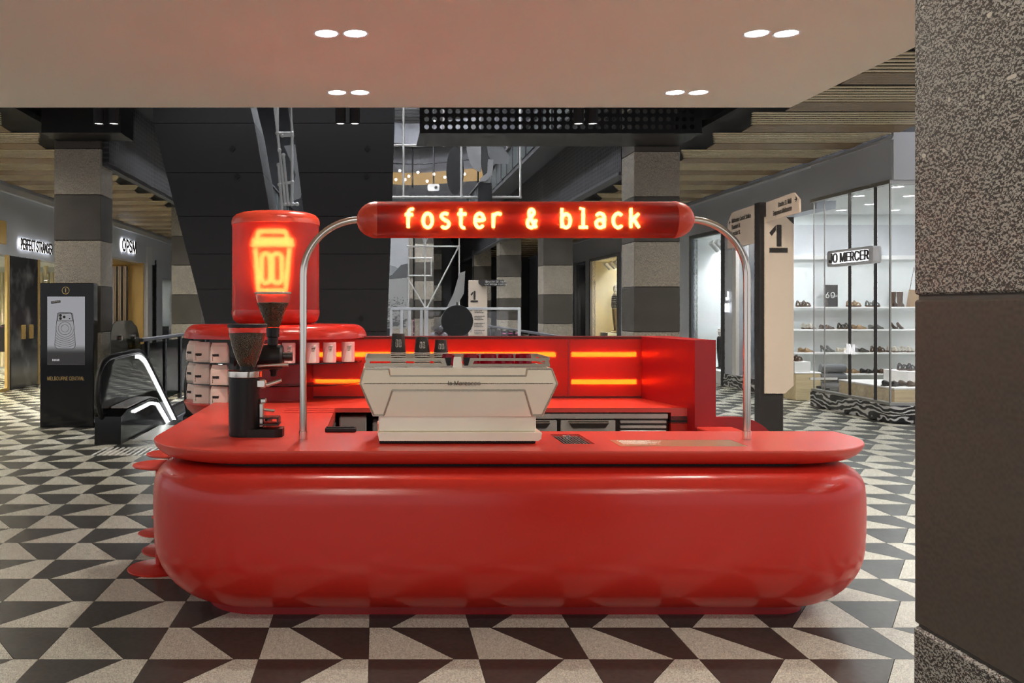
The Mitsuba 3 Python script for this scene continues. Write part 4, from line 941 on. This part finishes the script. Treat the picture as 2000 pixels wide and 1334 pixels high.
for nm_, col in (('shoe_black', c(34, 30, 28)), ('shoe_brown', c(78, 60, 46)), ('shoe_tan', c(150, 122, 90)), ('shoe_grey', c(96, 96, 92)), ('shoe_cream', c(214, 206, 190))): mat(nm_, col, .35)
SD = {}
CN = {'shoe_black': 'black', 'shoe_brown': 'dark brown', 'shoe_tan': 'tan', 'shoe_grey': 'grey', 'shoe_cream': 'cream'}
slots = {  # shelf -> (x centres, kinds, colours)
    'top shelf': (1.80, 18.12, [(8.79, 'sandal', 'shoe_brown'), (9.83, 'sandal', 'shoe_tan'), (10.22, 'sandal', 'shoe_grey'), (10.72, 'boot', 'shoe_brown')]),
    'second shelf': (1.342, 18.12, [(8.90, 'sandal', 'shoe_cream'), (9.26, 'flat', 'shoe_brown'), (9.65, 'sandal', 'shoe_black'), (9.92, 'flat', 'shoe_tan'), (10.28, 'flat', 'shoe_grey'), (10.70, 'heel', 'shoe_brown')]),
    'third shelf': (.868, 18.12, [(8.83, 'flat', 'shoe_tan'), (9.28, 'heel', 'shoe_grey'), (9.62, 'flat', 'shoe_cream'), (9.98, 'flat', 'shoe_black'), (10.33, 'sandal', 'shoe_brown'), (10.65, 'sandal', 'shoe_cream'), (10.92, 'sandal', 'shoe_cream')]),
    'lowest shelf': (.44, 18.12, [(9.25, 'flat', 'shoe_black'), (9.50, 'flat', 'shoe_grey'), (9.80, 'flat', 'shoe_tan'), (10.10, 'flat', 'shoe_black'), (10.38, 'flat', 'shoe_brown'), (10.7, 'flat', 'shoe_black'), (10.95, 'flat', 'shoe_brown')]),
    'timber plinth in the window': (.521, 14.15, [(8.28, 'flat', 'shoe_black'), (8.54, 'flat', 'shoe_brown'), (8.80, 'flat', 'shoe_cream'), (9.02, 'flat', 'shoe_black'), (8.28+.98, 'flat', 'shoe_cream')]),
    'white block in the window': (.721, 14.85, [(8.95, 'sandal', 'shoe_black'), (9.25, 'flat', 'shoe_cream')]),
    'white block behind the totem': (.741, 17.15, [(8.16, 'sandal', 'shoe_brown')])}
for sh_, (z, y, items) in slots.items():
    for i, (x, kind, col) in enumerate(items):
        for j, dx in enumerate((-.062, .062)):
            key = thing('shoe', f'{CN[col]} {dict(flat="low shoe", heel="high heel", boot="ankle boot", sandal="strappy sandal")[kind]}, {["left", "right"][j]} of pair {i+1} on the {sh_}', 'shoe', 'shoes on display')
            rot = -58+6*j+RNG.uniform(-6, 6)
            W = T().translate([x+dx*1.0*math.cos(math.radians(rot)), y+dx*math.sin(math.radians(rot)), z+.001]).rotate([0, 0, 1], rot).scale(1.12)
            if (kind, col) not in SD:
                SD[kind, col] = key
                put(f'{key}__upper', SHOE[kind][0], col, 40, to_world=W); put(f'{key}__sole', SHOE[kind][1], col if kind != 'sandal' else 'shoe_brown', to_world=W)
            else:
                for nm in ('upper', 'sole'): again(f'{key}__{nm}', f'{SD[kind, col]}__{nm}', W)
k = thing('handbag', 'brown shoulder bag with thin strap at the end of the top shoe shelf', 'bag')
part(k, 'bag', hull([(10.95, 18.05, 1.802), (11.2, 18.05, 1.802), (10.95, 18.2, 1.802), (11.2, 18.2, 1.802), (10.98, 18.1, 2.15), (11.17, 18.1, 2.15), (10.98, 18.16, 2.15), (11.17, 18.16, 2.15)]), 'shoe_tan')
part(k, 'strap', tube([(10.98, 18.13, 2.14), (11.07, 18.13, 2.62), (11.16, 18.13, 2.14)], .006, 6), 'shoe_brown')

# shop windows further along, with dressed mannequins
def mannequin(lab, x, y, facing, top, bottom, stripes=None, hat=None, z=.3, s=1.0):
    k = thing('mannequin', lab, 'mannequin')
    def H(a, ra, b, rb): return manifold3d.Manifold.batch_hull([manifold3d.Manifold.sphere(ra, 14).translate(a), manifold3d.Manifold.sphere(rb, 14).translate(b)])
    J = lambda l: unman(manifold3d.Manifold.batch_boolean(l, manifold3d.OpType.Add))
    W = lambda m: mv(m, x, y, z, rz=facing, s=s)
    bodyp = [H((0, 0, 1.62), .095, (0, -.02, 1.53), .07), H((0, 0, 1.5), .05, (0, 0, 1.4), .055), H((-.3, 0, .85), .03, (-.31, -.02, .72), .025), H((.3, 0, .85), .03, (.31, -.02, .72), .025)]
    part(k, 'body', W(J(bodyp)), 'skin_white', 50)
    tp = [H((-.16, 0, 1.36), .075, (.16, 0, 1.36), .075), H((0, 0, 1.3), .14, (0, 0, .95), .15), H((-.1, 0, 1.3), .11, (-.1, 0, .88), .11), H((.1, 0, 1.3), .11, (.1, 0, .88), .11), H((-.2, 0, 1.34), .06, (-.27, .02, 1.08), .055), H((-.27, .02, 1.08), .055, (-.3, 0, .86), .045), H((.2, 0, 1.34), .06, (.27, .02, 1.08), .055), H((.27, .02, 1.08), .055, (.3, 0, .86), .045)]
    part(k, 'top', W(J(tp)), top, 50)
    if stripes:
        for i in range(6):
            zb = .92+.075*i
            part(k, 'stripe', W(unman(manifold3d.Manifold.batch_boolean([m.scale((1.03, 1.05, 1)) for m in tp], manifold3d.OpType.Add) ^ manifold3d.Manifold.cube((2, 2, .036), True).translate((0, 0, zb)))), stripes)
    lg = [H((-.1, 0, .85), .11, (-.11, 0, .45), .075), H((-.11, 0, .45), .075, (-.11, .02, .05), .05), H((-.11, .02, .05), .05, (-.11, -.12, .03), .035), H((.1, 0, .85), .11, (.11, 0, .45), .075), H((.11, 0, .45), .075, (.11, .02, .05), .05), H((.11, .02, .05), .05, (.11, -.12, .03), .035)]
    part(k, 'trousers', W(J(lg)), bottom, 50)
    if hat: part(k, 'hat', W(lathe([(.15, 1.64), (.15, 1.655), (.1, 1.67), (.095, 1.75), (1e-5, 1.78)], 24)), hat, 40)
def shop_window(n, y0, y1, back, depth, z1, emit, tint):
    s = struct(f'window_{n}')
    put(s, cat(box(8.3+depth, 8.36+depth, y0-.3, y1+.3, 0, z1+.1), box(8.0, 8.36+depth, y1, y1+.06, 0, z1+.1), box(8.0, 8.36+depth, y0-.06, y0, 0, z1+.1), box(8.0, 8.36+depth, y0, y1, z1, z1+.06), box(8.0, 8.3+depth, y0, y1, 0, .3)), back)
    part(s, 'pane', sheet(8.04, 8.052, y0, y1, .3, z1), 'clear_glass')
    for i in range(5):
        yy = y0+(y1-y0)*(i+.7)/5.4
        k = thing('track_spotlight', f'white track spotlight {"over the striped jumper" if n == 3 else "in the white window" if n == 2 else "in the dark window"}, {ORD[i]} from the near side', 'spotlight', 'track spotlights in the right shop windows')
        part(k, 'can', tube([(8.35, yy, z1-.08), (8.55, yy+.05, z1-.28)], .075, 12), 'white_gloss', smooth=40)
        part(k, 'lens', mv(lathe([(1e-5, 0), (.06, 0)], 14), 8.562, yy+.053, z1-.292, ry=-45), 'lamp_face', emit=[emit*q for q in tint], weight=.5)
shop_window(2, 20.3, 22.2, 'white_wall', 1.0, 3.5, 360, COOL)
mannequin('mannequin with pale round hat and dark clothes in the white shop window', 8.38, 21.45, -90, 'cloth_dark', 'cloth_dark', None, 'cup_white', .302, .55)
shop_window(3, 29.0, 32.6, 'warm_wall', 1.1, 3.5, 1200, (1, .93, .8))
mannequin('mannequin in a black and white striped jumper in the warm lit shop window', 8.62, 31.7, -90, 'cloth_white', 'cloth_beige', 'cloth_dark', None, .9)
put('window_3__platform', box(8.2, 9.1, 31.2, 32.2, .302, .898), 'white_wall')
part('window_3', 'light_bar', mv(box(-.03, .03, -.02, .02, -.9, .9), 9.3, 31.7, 2.2, ry=0, rx=12), 'lamp_face', emit=[4, 4, 3.8])
shop_window(4, 33.75, 35.2, 'dark_grey', 1.0, 3.4, 120, (1, .95, .85))

# ============================================================ shops on the left
XL_ = -7.92
w = struct('wall_left')
put(w, cat(box(-8.25, XL_, 14, 26.2, 2.91, 4.24), box(-8.25, XL_, 26.2, 46, 3.32, 4.24), box(-8.25, XL_, 25.2, 26.5, 0, 3.0), box(-8.25, XL_, 31.6, 32.6, 0, 3.4), box(-8.25, XL_, 35.6, 46, 0, 3.4), box(-8.25, XL_, 32.6, 35.6, 2.9, 3.4)), 'fascia')
part(w, 'cornice', hull([(-x, y, z) for y in (14, 46) for x, z in ((7.82, 4.23), (8.2, 4.22), (7.84, 4.36), (7.94, 4.47), (8.2, 4.47))]), 'fascia_light')
part(w, 'marble_pier', box(-8.02, XL_+.02, 19.05, 20.55, 0, 2.91, .008), 'smoke_marble')
part(w, 'pier_strip', box(-8.3, XL_+.06, 30.3, 30.85, 0, 3.9), 'fascia_light')
part(w, 'glazed_recess', box(-8.2, -8.1, 30.85, 31.6, 0, 3.4), 'fascia_light')
part(w, 'dark_mullion', cat(box(-8.0, XL_+.03, 31.5, 31.6, 0, 3.5), box(-8.1, -8.05, 30.85, 31.5, 2.55, 2.62)), 'black')
part(w, 'door_handles', cat(box(XL_+.02, XL_+.06, 19.6, 19.75, 1.08, 1.4), box(XL_+.02, XL_+.06, 20.05, 20.2, 1.08, 1.4)), 'gold')
put(struct('wall_left_shop'), cat(box(-12.1, -12, 14, 25.3, 0, 3.0), box(-12, -8.05, 25.2, 25.3, 0, 3.0), box(-12, -8.05, 13.9, 14, 0, 3.0), box(-12, -8.05, 14, 25.2, 2.95, 3.0)), 'white_wall')
for i in range(16): part('wall_left_shop', 'fluted_strip', tube([(-8.3-.16*i, 25.17, .1), (-8.3-.16*i, 25.17, 2.8)], .06, 8), 'warm_wall', smooth=40)
for n, y0, y1 in ((5, 14.0, 19.0), (6, 20.6, 25.2)):
    s = struct(f'window_{n}')
    part(s, 'pane', sheet(XL_-.03, XL_-.018, y0, y1, .06, 2.9), 'clear_glass')
    put(s, cat(box(XL_-.05, XL_+.01, y0, y0+.12, 0, 2.91), box(XL_-.05, XL_+.01, y1-.12, y1, 0, 2.91), box(XL_-.05, XL_+.01, y0, y1, 0, .06)), 'gold')
    for i in range(4):
        k = thing('pendant_spotlight', f'white cylinder spotlight in the shop {"left" if n == 5 else "right"} of the marble pier, {ORD[i]} from the near side', 'spotlight', 'spotlights in the left shop')
        yy = y0+(y1-y0)*(i+.6)/4.2
        part(k, 'can', lathe([(.055, 2.52), (.06, 2.52), (.06, 2.9), (1e-5, 2.9)], 16, -8.8, yy), 'warm_wall', smooth=40)
        part(k, 'lens', lathe([(1e-5, 2.53), (.055, 2.53)], 14, -8.8, yy), 'lamp_face', emit=[SHOPLIGHT*30*q for q in (1, .88, .62)], weight=.7)
def garment_rail(lab, x, y0, y1, cols, n):
    k = thing('clothes_rail', lab+', rail and stand', 'clothes rail')
    part(k, 'rail', cat(rod((x, y0, 1.45), (x, y1, 1.45), .012, 8), rod((x, y0+.05, 0), (x, y0+.05, 1.45), .012, 8), rod((x, y1-.05, 0), (x, y1-.05, 1.45), .012, 8)), 'matt_black')
    for i in range(n):
        yy = y0+.1+(y1-y0-.2)*i/(n-1)
        g = thing('garment', f'{dict(cloth_white="white", cloth_beige="beige", cloth_dark="black")[cols[i % len(cols)]]} garment, {ORD[i]} from the near end of the {lab}', 'garment', 'clothes hanging in the left shop')
        h = RNG.uniform(.6, .95)
        m = hull([(x-.2, yy-.02, 1.34), (x+.2, yy-.02, 1.34), (x, yy-.015, 1.42), (x, yy+.015, 1.42), (x-.2, yy+.02, 1.34), (x+.2, yy+.02, 1.34), (x-.24, yy-.03, 1.4-h), (x+.24, yy-.03, 1.4-h), (x-.24, yy+.03, 1.4-h), (x+.24, yy+.03, 1.4-h)])
        part(g, 'cloth', m, cols[i % len(cols)])
        part(g, 'hanger', tube([(x, yy, 1.41), (x, yy, 1.47)], .004, 6), 'chrome')
garment_rail('clothes rail at the far left', -8.7, 16.9, 18.8, ['cloth_white', 'cloth_beige', 'cloth_dark'], 7)
garment_rail('clothes rail behind the advertising screen', -8.8, 20.9, 22.6, ['cloth_dark', 'cloth_white'], 5)
def backlit(lab, s, h, y, z, e, rz=90, x=XL_, sx=.7):
    sq = lambda m: (m.apply_translation([0, -y, 0]), m.apply_scale([1, sx, 1]), m.apply_translation([0, y, 0]))[0]
    k = thing('shop_sign', lab, 'sign')
    m = sq(text(s, h, .012, True, x=x+.06, y=y, z=z, rz=rz))
    part(k, 'lettering', m, 'ink')
    b = sq(text(s, h, .006, False, x=x+.045, y=y, z=z, rz=rz))
    part(k, 'backlight', b, 'lamp_face', emit=[e, e, e*1.03], weight=.4)
    return k
backlit('backlit letters reading PERFECT STRANGER on the dark wall at the left', 'PERFECT STRANGER', .24, 20.4, 3.08, 3.0, sx=.58)
backlit('backlit letters reading OPSM over the gold shop entrance', 'OPSM', .37, 28.0, 3.56, 5.0, sx=1.1)
k = thing('wall_plaque', 'square brass plaque on the dark wall at the left edge of the photo', 'plaque')
part(k, 'plate', box(XL_, XL_+.05, 17.6, 18.75, 3.13, 3.62, .01), 'gold')
part(k, 'ring', prism(Point(18.3, 3.38).buffer(.12).difference(Point(18.3, 3.38).buffer(.1)), .006, 'yz', XL_+.05), 'cream_trim')
# gold entrance
s = struct('door_1')
put(s, cat(box(-10.2, -8.0, 30.2, 30.3, 0, 3.32), box(-10.3, -10.2, 26.4, 30.3, 0, 3.32), box(-10.2, -8.0, 26.4, 26.46, 0, 3.32), box(-10.2, XL_-.3, 26.4, 30.3, 3.26, 3.32)), 'gold')
part(s, 'joint', box(-8.6, -8.58, 30.19, 30.2, 0, 3.3), 'dark_grey')
for i in range(10):
    x = -8.98+.058*i
    part(s, 'metal_tube', rod((x, 29.9, 0), (x, 29.9, 3.2), .026, 10), 'steel' if i % 3 else 'dark_steel', smooth=40)
for i in range(2):
    k = thing('downlight', f'warm downlight in the gold shop entrance, {["near", "far"][i]} one', 'ceiling light', 'downlights in the gold entrance')
    lamp(k, -8.8, 27.4+1.7*i, 3.25, .09, SHOPLIGHT*1.3, WARM)
# bright far window on the left
s = struct('window_7')
put(s, cat(box(-10.1, -10, 32.5, 35.7, 0, 2.9), box(-10.1, -8.2, 35.6, 35.7, 0, 2.9), box(-10.1, -8.2, 32.5, 32.6, 0, 2.9), box(-10.1, -8.2, 32.5, 35.7, 2.9, 2.95)), 'white_wall')
part(s, 'pane', sheet(XL_-.03, XL_-.02, 32.6, 35.6, .06, 2.9), 'clear_glass')
k = thing('shop_counter', 'dark counter with small goods in the bright far window at the left', 'counter')
part(k, 'cabinet', box(-8.9, -8.3, 33.0, 35.2, 0, 1.05), 'black')
part(k, 'goods', cat([box(-8.7+.03*(i % 3), -8.6+.03*(i % 3), 33.1+.2*i, 33.2+.2*i, 1.05, 1.15+.05*(i % 4)) for i in range(10)]), 'gold', kind='stuff')
k = thing('downlight', 'downlight over the dark counter in the far left window', 'ceiling light'); lamp(k, -9.0, 34.2, 2.88, .12, SHOPLIGHT*6, (1, .97, .82))
k = thing('exit_box', 'small pale box hanging from the slatted ceiling left of the pillar', 'sign'); put(k, box(-6.15, -5.75, 18.0, 18.15, 4.05, 4.38, .01), 'fascia_light')
# ============================================================ the void behind the kiosk
put(struct('wall_back'), cat(box(-13, 13, 46, 46.3, 0, 16), box(-13.3, -13, 13, 46, 0, 16), box(13, 13.3, 13, 46, 0, 16)), 'dark_grey')
put(struct('ceiling_atrium'), box(-13, 13, 12, 46, 13.0, 13.2), 'dark_grey')
for i, (x, y) in enumerate([(x, y) for y in (18, 24, 30) for x in (-1.6, 1.6)]):
    k = thing('atrium_light', 'large round lamp high under the roof of the void, above the picture', 'ceiling light', 'roof lamps of the void')
    lamp(k, x, y, 12.96, .65, ATRIUM, (.95, .98, 1.05))
def cut(lab, polys, y, m='print_sky'):
    k = thing('paper_cutout', lab, 'cutout')
    for q, mm in polys: part(k, 'piece', prism(Polygon(q), .012, 'xz', y), mm)
mat('print_sky', c(172, 174, 176), .8); mat('print_hill', c(70, 72, 72), .8); mat('print_sand', c(150, 150, 148), .8); mat('print_far', c(128, 130, 132), .8)
# white tube frames
def tubeframe(lab, segs, y, r=.026, name='hanging_sculpture'):
    k = thing(name, lab, 'frame')
    for a, b in segs: part(k, 'tube', rod((a[0], y if len(a) == 2 else a[2], a[1]), (b[0], y if len(b) == 2 else b[2], b[1]), r, 10), 'white_tube', smooth=40)
    pts = {tuple(p) for s in segs for p in s}
    for p in sorted(pts): part(k, 'joint', mv(trimesh.creation.icosphere(1, r*1.5), p[0], y if len(p) == 2 else p[2], p[1]), 'white_tube', smooth=True)
    return k
xs, z0, z1, z2 = (.30, .616, 1.93, 3.27), 4.295, 5.47, 6.9
tubeframe('white tube frame hanging in the void above the red tube sign', [((xs[0], z0), (xs[3], z0)), ((xs[0], z1), (xs[3], z1)), ((.616, z0), (.616, z2)), ((1.93, z0), (1.93, z2)), ((3.27, z0), (3.27, z2)), ((1.53, z1), (1.53, z2)), ((xs[0], z2), (xs[3], z2))], 20.0)
tubeframe('white tube scaffold with diagonal braces standing below the red tube sign', [((.72, 3.19), (1.9, 3.19)), ((1.116, 0), (1.116, 4.1)), ((1.9, 0), (1.9, 4.1)), ((.72, 2.46), (1.116, 1.79)), ((1.87, 3.15), (1.17, 1.79)), ((.74, 2.92), (1.26, 2.92)), ((.74, 2.52), (1.26, 2.52)), ((.74, 2.52), (.74, 2.92)), ((1.26, 2.52), (1.26, 2.92)), ((.74, 0), (.74, 2.46)), ((1.116, 3.25), (.9, 3.75)), ((1.116, 3.25), (1.33, 3.75))], 20.2, .018, 'scaffold')
tubeframe('white tube lattice hanging in the gap between the two black leaning columns', [((-2.12, 6.3), (-1.98, 5.0)), ((-2.02, 6.3), (-2.02, 5.35)), ((-1.98, 5.0), (-1.86, 3.9)), ((-2.0, 4.7), (-1.92, 3.7)), ((-1.9, 4.9), (-1.8, 3.9)), ((-1.92, 5.3), (-1.72, 5.3)), ((-1.72, 6.3), (-1.72, 3.9)), ((-2.02, 5.35), (-1.72, 5.35)), ((-1.86, 3.9), (-1.62, 3.9)), ((-1.98, 4.3), (-1.72, 4.35))], 18.0, .03)
cut('grey wavy cut-out hanging behind the white tube lattice between the black columns', [([(-1.95, 5.2), (-1.6, 5.25), (-1.45, 4.7), (-1.6, 4.1), (-1.85, 4.0), (-1.7, 4.6)], 'print_far'), ([(-1.9, 6.2), (-1.5, 6.2), (-1.5, 5.6), (-1.8, 5.55)], 'print_hill')], 18.6)
k = thing('glass_balustrade', 'pale steel and glass balustrade round the installation behind the coffee machine', 'railing')
part(k, 'top_rail', box(.31, 3.20, 19.5, 19.56, 1.73, 1.79, .008), 'fascia_light')
for x in (.33, .56, .74, 1.0, 1.12, 3.17): part(k, 'post', box(x-.03, x+.03, 19.5, 19.56, 0, 1.73), 'fascia_light')
part(k, 'pane', sheet(.31, 3.2, 19.525, 19.535, .1, 1.7), 'clear_glass')
# round disc, mural, cut-outs
k = thing('disc', 'large black round disc standing behind the coffee machine', 'disc')
part(k, 'plate', mv(lathe([(1e-5, -.02), (.34, -.02), (.345, 0), (.34, .02), (1e-5, .02)], 56).apply_transform(trimesh.transformations.rotation_matrix(math.pi/2, [1, 0, 0])), 1.745, 19.0, 1.495), 'matt_black', smooth=40)
part(k, 'stand', rod((1.745, 19.03, 0), (1.745, 19.03, 1.9), .02, 10), 'dark_grey')
def pane2(pts, y, m, k, nm, t=.012): return part(k, nm, prism(Polygon(pts), t, 'xz', y), m)
k = thing('photo_mural', 'black and white photo mural of a mountain and stony beach beside the black column', 'mural')
part(k, 'sky', box(-.5, .915, 25, 25.03, 1.2, 4.6), 'print_sky')
pane2([(-.5, 2.4), (.4, 3.0), (.55, 2.95), (.915, 2.7), (.915, 2.4)], 24.99, 'print_far', k, 'far_hill', .01)
pane2([(-.5, 2.2), (.2, 2.62), (.45, 2.72), (.7, 3.0), (.915, 3.05), (.915, 2.62), (.42, 2.58), (-.5, 2.5)], 24.985, 'print_hill', k, 'hill', .005)
pane2([(-.5, 1.2), (-.5, 2.55), (.42, 2.6), (.915, 2.64), (.915, 1.2)], 24.98, 'print_sand', k, 'beach', .005)
r_ = np.random.default_rng(11)
st = []
for i in range(150):
    z = 1.25+r_.uniform()**1.2*.85; x = r_.uniform(.2, .9); s = .012+.03*(2.1-z)*r_.uniform(.5, 1.3)
    st.append(prism(Polygon([(x+s*1.6*math.cos(a)*r_.uniform(.7, 1.2), z+s*.7*math.sin(a)*r_.uniform(.7, 1.2)) for a in np.linspace(0, 2*math.pi, 7)[:-1]]), .004, 'xz', 24.976))
part(k, 'stones', cat(st), 'print_hill', kind='stuff')
cut('grey cut-out of an arm reaching down towards the round disc', [([(1.85, 2.55), (1.98, 2.6), (1.95, 2.1), (1.75, 1.75), (1.45, 1.4), (1.28, 1.28), (1.2, 1.32), (1.32, 1.42), (1.55, 1.75), (1.72, 2.1)], 'print_sand')], 19.6)
cut('grey cut-out of a bent arm hanging in the white tube frame', [([(2.45, 5.6), (2.7, 5.55), (3.0, 5.15), (2.95, 5.0), (2.62, 5.0), (2.5, 5.2)], 'print_far'), ([(2.5, 5.1), (2.62, 5.1), (2.6, 4.75), (2.45, 4.62), (2.3, 4.6), (2.33, 4.68), (2.48, 4.8)], 'print_sky')], 19.7)
cut('pale half disc cut-out beside the dark leaning figure shape in the void', [([(2.35+.33*math.cos(a), 5.45+.62*math.sin(a)) for a in np.linspace(math.pi/2, 1.5*math.pi, 20)], 'print_sky')], 19.75)
cut('dark grey tall sheet hanging in the void right of the half disc', [([(2.36, 6.3), (2.62, 6.3), (2.6, 5.0), (2.42, 4.7), (2.36, 5.0)], 'print_hill'), ([(2.3, 4.6), (2.6, 4.6), (2.62, 3.9), (2.28, 3.9)], 'leg_black')], 19.85)
k = thing('oval_sign', 'dark oval sign with small letters hanging in the white tube frame', 'sign')
part(k, 'plate', prism(affinity.scale(Point(1.88, 5.05).buffer(.5), .42, 1.15), .02, 'xz', 21.0), 'matt_black')
# directory totem far behind
k = thing('wayfinding_totem', 'far beige directory totem with black 1 and dark arrow blade, right of the disc', 'sign')
part(k, 'panel', box(2.62, 3.15, 25, 25.08, 0, 2.57, .005), 'beige')
part(k, 'numeral', cat([prism(g, .004, 'xz', 24.994) for g in one(2.78, 1.94, .32)]), 'ink')
part(k, 'arrow_blade', prism(Polygon([(2.9, 2.58), (3.6, 2.58), (3.68, 2.5), (3.66, 2.4), (3.0, 2.4), (2.9, 2.48)]), .03, 'xz', 24.95), 'ink')
part(k, 'blade_lettering', cat(text('Bourke St. Mall', .06, .003, x=3.38, y=24.945, z=2.5), text('Lwr Bridge Seating', .05, .003, x=3.38, y=24.945, z=2.43)), 'white_gloss')
for i, s in enumerate(('5', '4', '3', '2', '1', 'LG', 'P')):
    part(k, 'directory_line', cat(text(s, .07, .003, x=2.68, y=24.994, z=1.70-.2*i), *[box(2.78, 2.78+w_, 24.994, 24.998, 1.74-.2*i-.05*j, 1.755-.2*i-.05*j) for j, w_ in enumerate((.3, .22, .26))]), 'ink')
# upper level seen through the frame
k = thing('upper_gallery', 'curved upper gallery with a glowing gold shop and dark parapet seen through the white frame', 'gallery')
xs_ = np.linspace(-1.5, 6.5, 33)
def wav(x): return 33.5+.6*math.sin(x*1.1)
def ribbon(z0, z1, off=0, t=.1):
    return cat([hull([(a, wav(a)+off+o, z) for z in (z0, z1) for o in (0, t)]+[(b, wav(b)+off+o, z) for z in (z0, z1) for o in (0, t)]) for a, b in zip(xs_[:-1], xs_[1:])])
part(k, 'parapet', ribbon(5.6, 6.55), 'matt_black')
part(k, 'handrail', cat(tube([(x, wav(x)-.1, 8.0) for x in xs_], .035, 8), tube([(x, wav(x)-.05, 7.35) for x in xs_], .02, 8)), 'black')
for i in range(9): part(k, 'baluster', rod((-1+.8*i, wav(-1+.8*i)-.05, 6.5), (-1+.8*i, wav(-1+.8*i)-.05, 8.0), .03, 8), 'black')
part(k, 'gold_shop', ribbon(6.5, 7.2, 1.2), 'screen_face', emit=[.22, .13, .035])
part(k, 'shop_wall', ribbon(7.2, 8.2, 1.3), 'mid_grey')
part(k, 'soffit', ribbon(8.2, 9.0, .3), 'mid_grey')
part(k, 'floor_slab', cat([hull([(a, wav(a), 5.6), (b, wav(b), 5.6), (a, 38, 5.6), (b, 38, 5.6), (a, wav(a), 5.7), (b, wav(b), 5.7), (a, 38, 5.7), (b, 38, 5.7)]) for a, b in zip(xs_[:-1], xs_[1:])]), 'dark_grey')
for i in range(12): part(k, 'ceiling_slat', box(-1.5, 6.5, 33.0+.35*i, 33.2+.35*i, 10.1-.05*i, 10.2-.05*i), 'fascia_light')
for i, (x, z) in enumerate(((.9, 7.05), (1.25, 6.85), (1.6, 7.0), (1.1, 6.72), (2.2, 6.9), (3.0, 7.0), (3.3, 6.8), (2.6, 6.75), (1.95, 6.65), (.75, 6.7))):
    b = thing('gallery_bulb', f'small bright bulb in the upper gallery seen through the white frame', 'lamp', 'bulbs in the upper gallery')
    put(b, mv(trimesh.creation.icosphere(1, .05), x, wav(x)-.25, z), 'lamp_face', emit=[14, 13, 11])
for i, (x, z) in enumerate(((.66, 9.2), (2.1, 8.55), (2.02, 8.2))):
    b = thing('gallery_spot', f'bright white spot lamp high in the void, {["left", "upper right", "lower right"][i]} one', 'lamp', 'spot lamps high in the void')
    put(b, mv(trimesh.creation.icosphere(1, .06), x, 32.0, z), 'lamp_face', emit=[30, 30, 30])
k = thing('security_camera', 'white rounded camera box with a black lens in front of the gallery parapet', 'camera')
part(k, 'housing', prism(rrect(1.75, 2.15, 4.42+1.35, 4.66+1.35, .06), .2, 'xz', 30.0), 'white_gloss')
part(k, 'lens', prism(Point(2.03, 4.54+1.35).buffer(.05), .02, 'xz', 29.985), 'ink')
part(k, 'rod', rod((1.95, 30.1, 6.0), (1.95, 30.1, 9), .015, 8), 'dark_grey')
k = thing('shop_sign', 'white lit letters reading crocs high at the right of the white frame', 'sign')
put(k, text('crocs', .36, .03, True, x=4.62, y=30.5, z=7.35), 'lamp_face', emit=[1.6, 1.6, 1.6])
# lower part: dark shop with pink light lines behind the balustrade
k = thing('far_shop', 'dark far shop with thin pink light lines behind the balustrade', 'shop')
part(k, 'wall', box(-3.0, 3.4, 40, 40.2, 0, 5.2), 'dark_grey')
for i, (x0, x1, z) in enumerate(((.5, 2.0, 1.22), (.6, 2.4, .92), (.5, 1.2, 1.5), (1.0, 2.6, .62))): part(k, 'light_line', box(x0, x1, 39.95, 39.98, z, z+.03), 'lamp_face', emit=[.8, .15, .4])
for i, (x, y, w_) in enumerate(((1.55, 30, .7), (2.45, 33, .7), (3.2, 40-.9, .7))):
    kk = thing('pillar', f'banded stone pillar deep behind the white scaffold, {["left", "middle", "right"][i]} one', 'pillar', 'far banded stone pillars')
    rowbox(kk, x-1.0, x-1.0+w_, y, y+.7, bands(4.9))
for i, x in enumerate((1.29, 1.515, 1.402)):
    kk = thing('ball', f'grey ball behind the balustrade left of the disc, {["left", "right", "upper"][i]} one', 'ball', 'grey balls behind the balustrade')
    put(kk, mv(trimesh.creation.icosphere(3, .11), x, 19.9, 1.12+(.195 if i == 2 else 0)), 'mid_grey', smooth=True)
k = thing('ball_plinth', 'grey block carrying the balls behind the balustrade', 'plinth'); put(k, box(1.1, 1.7, 19.75, 20.05, 0, 1.01), 'mid_grey')
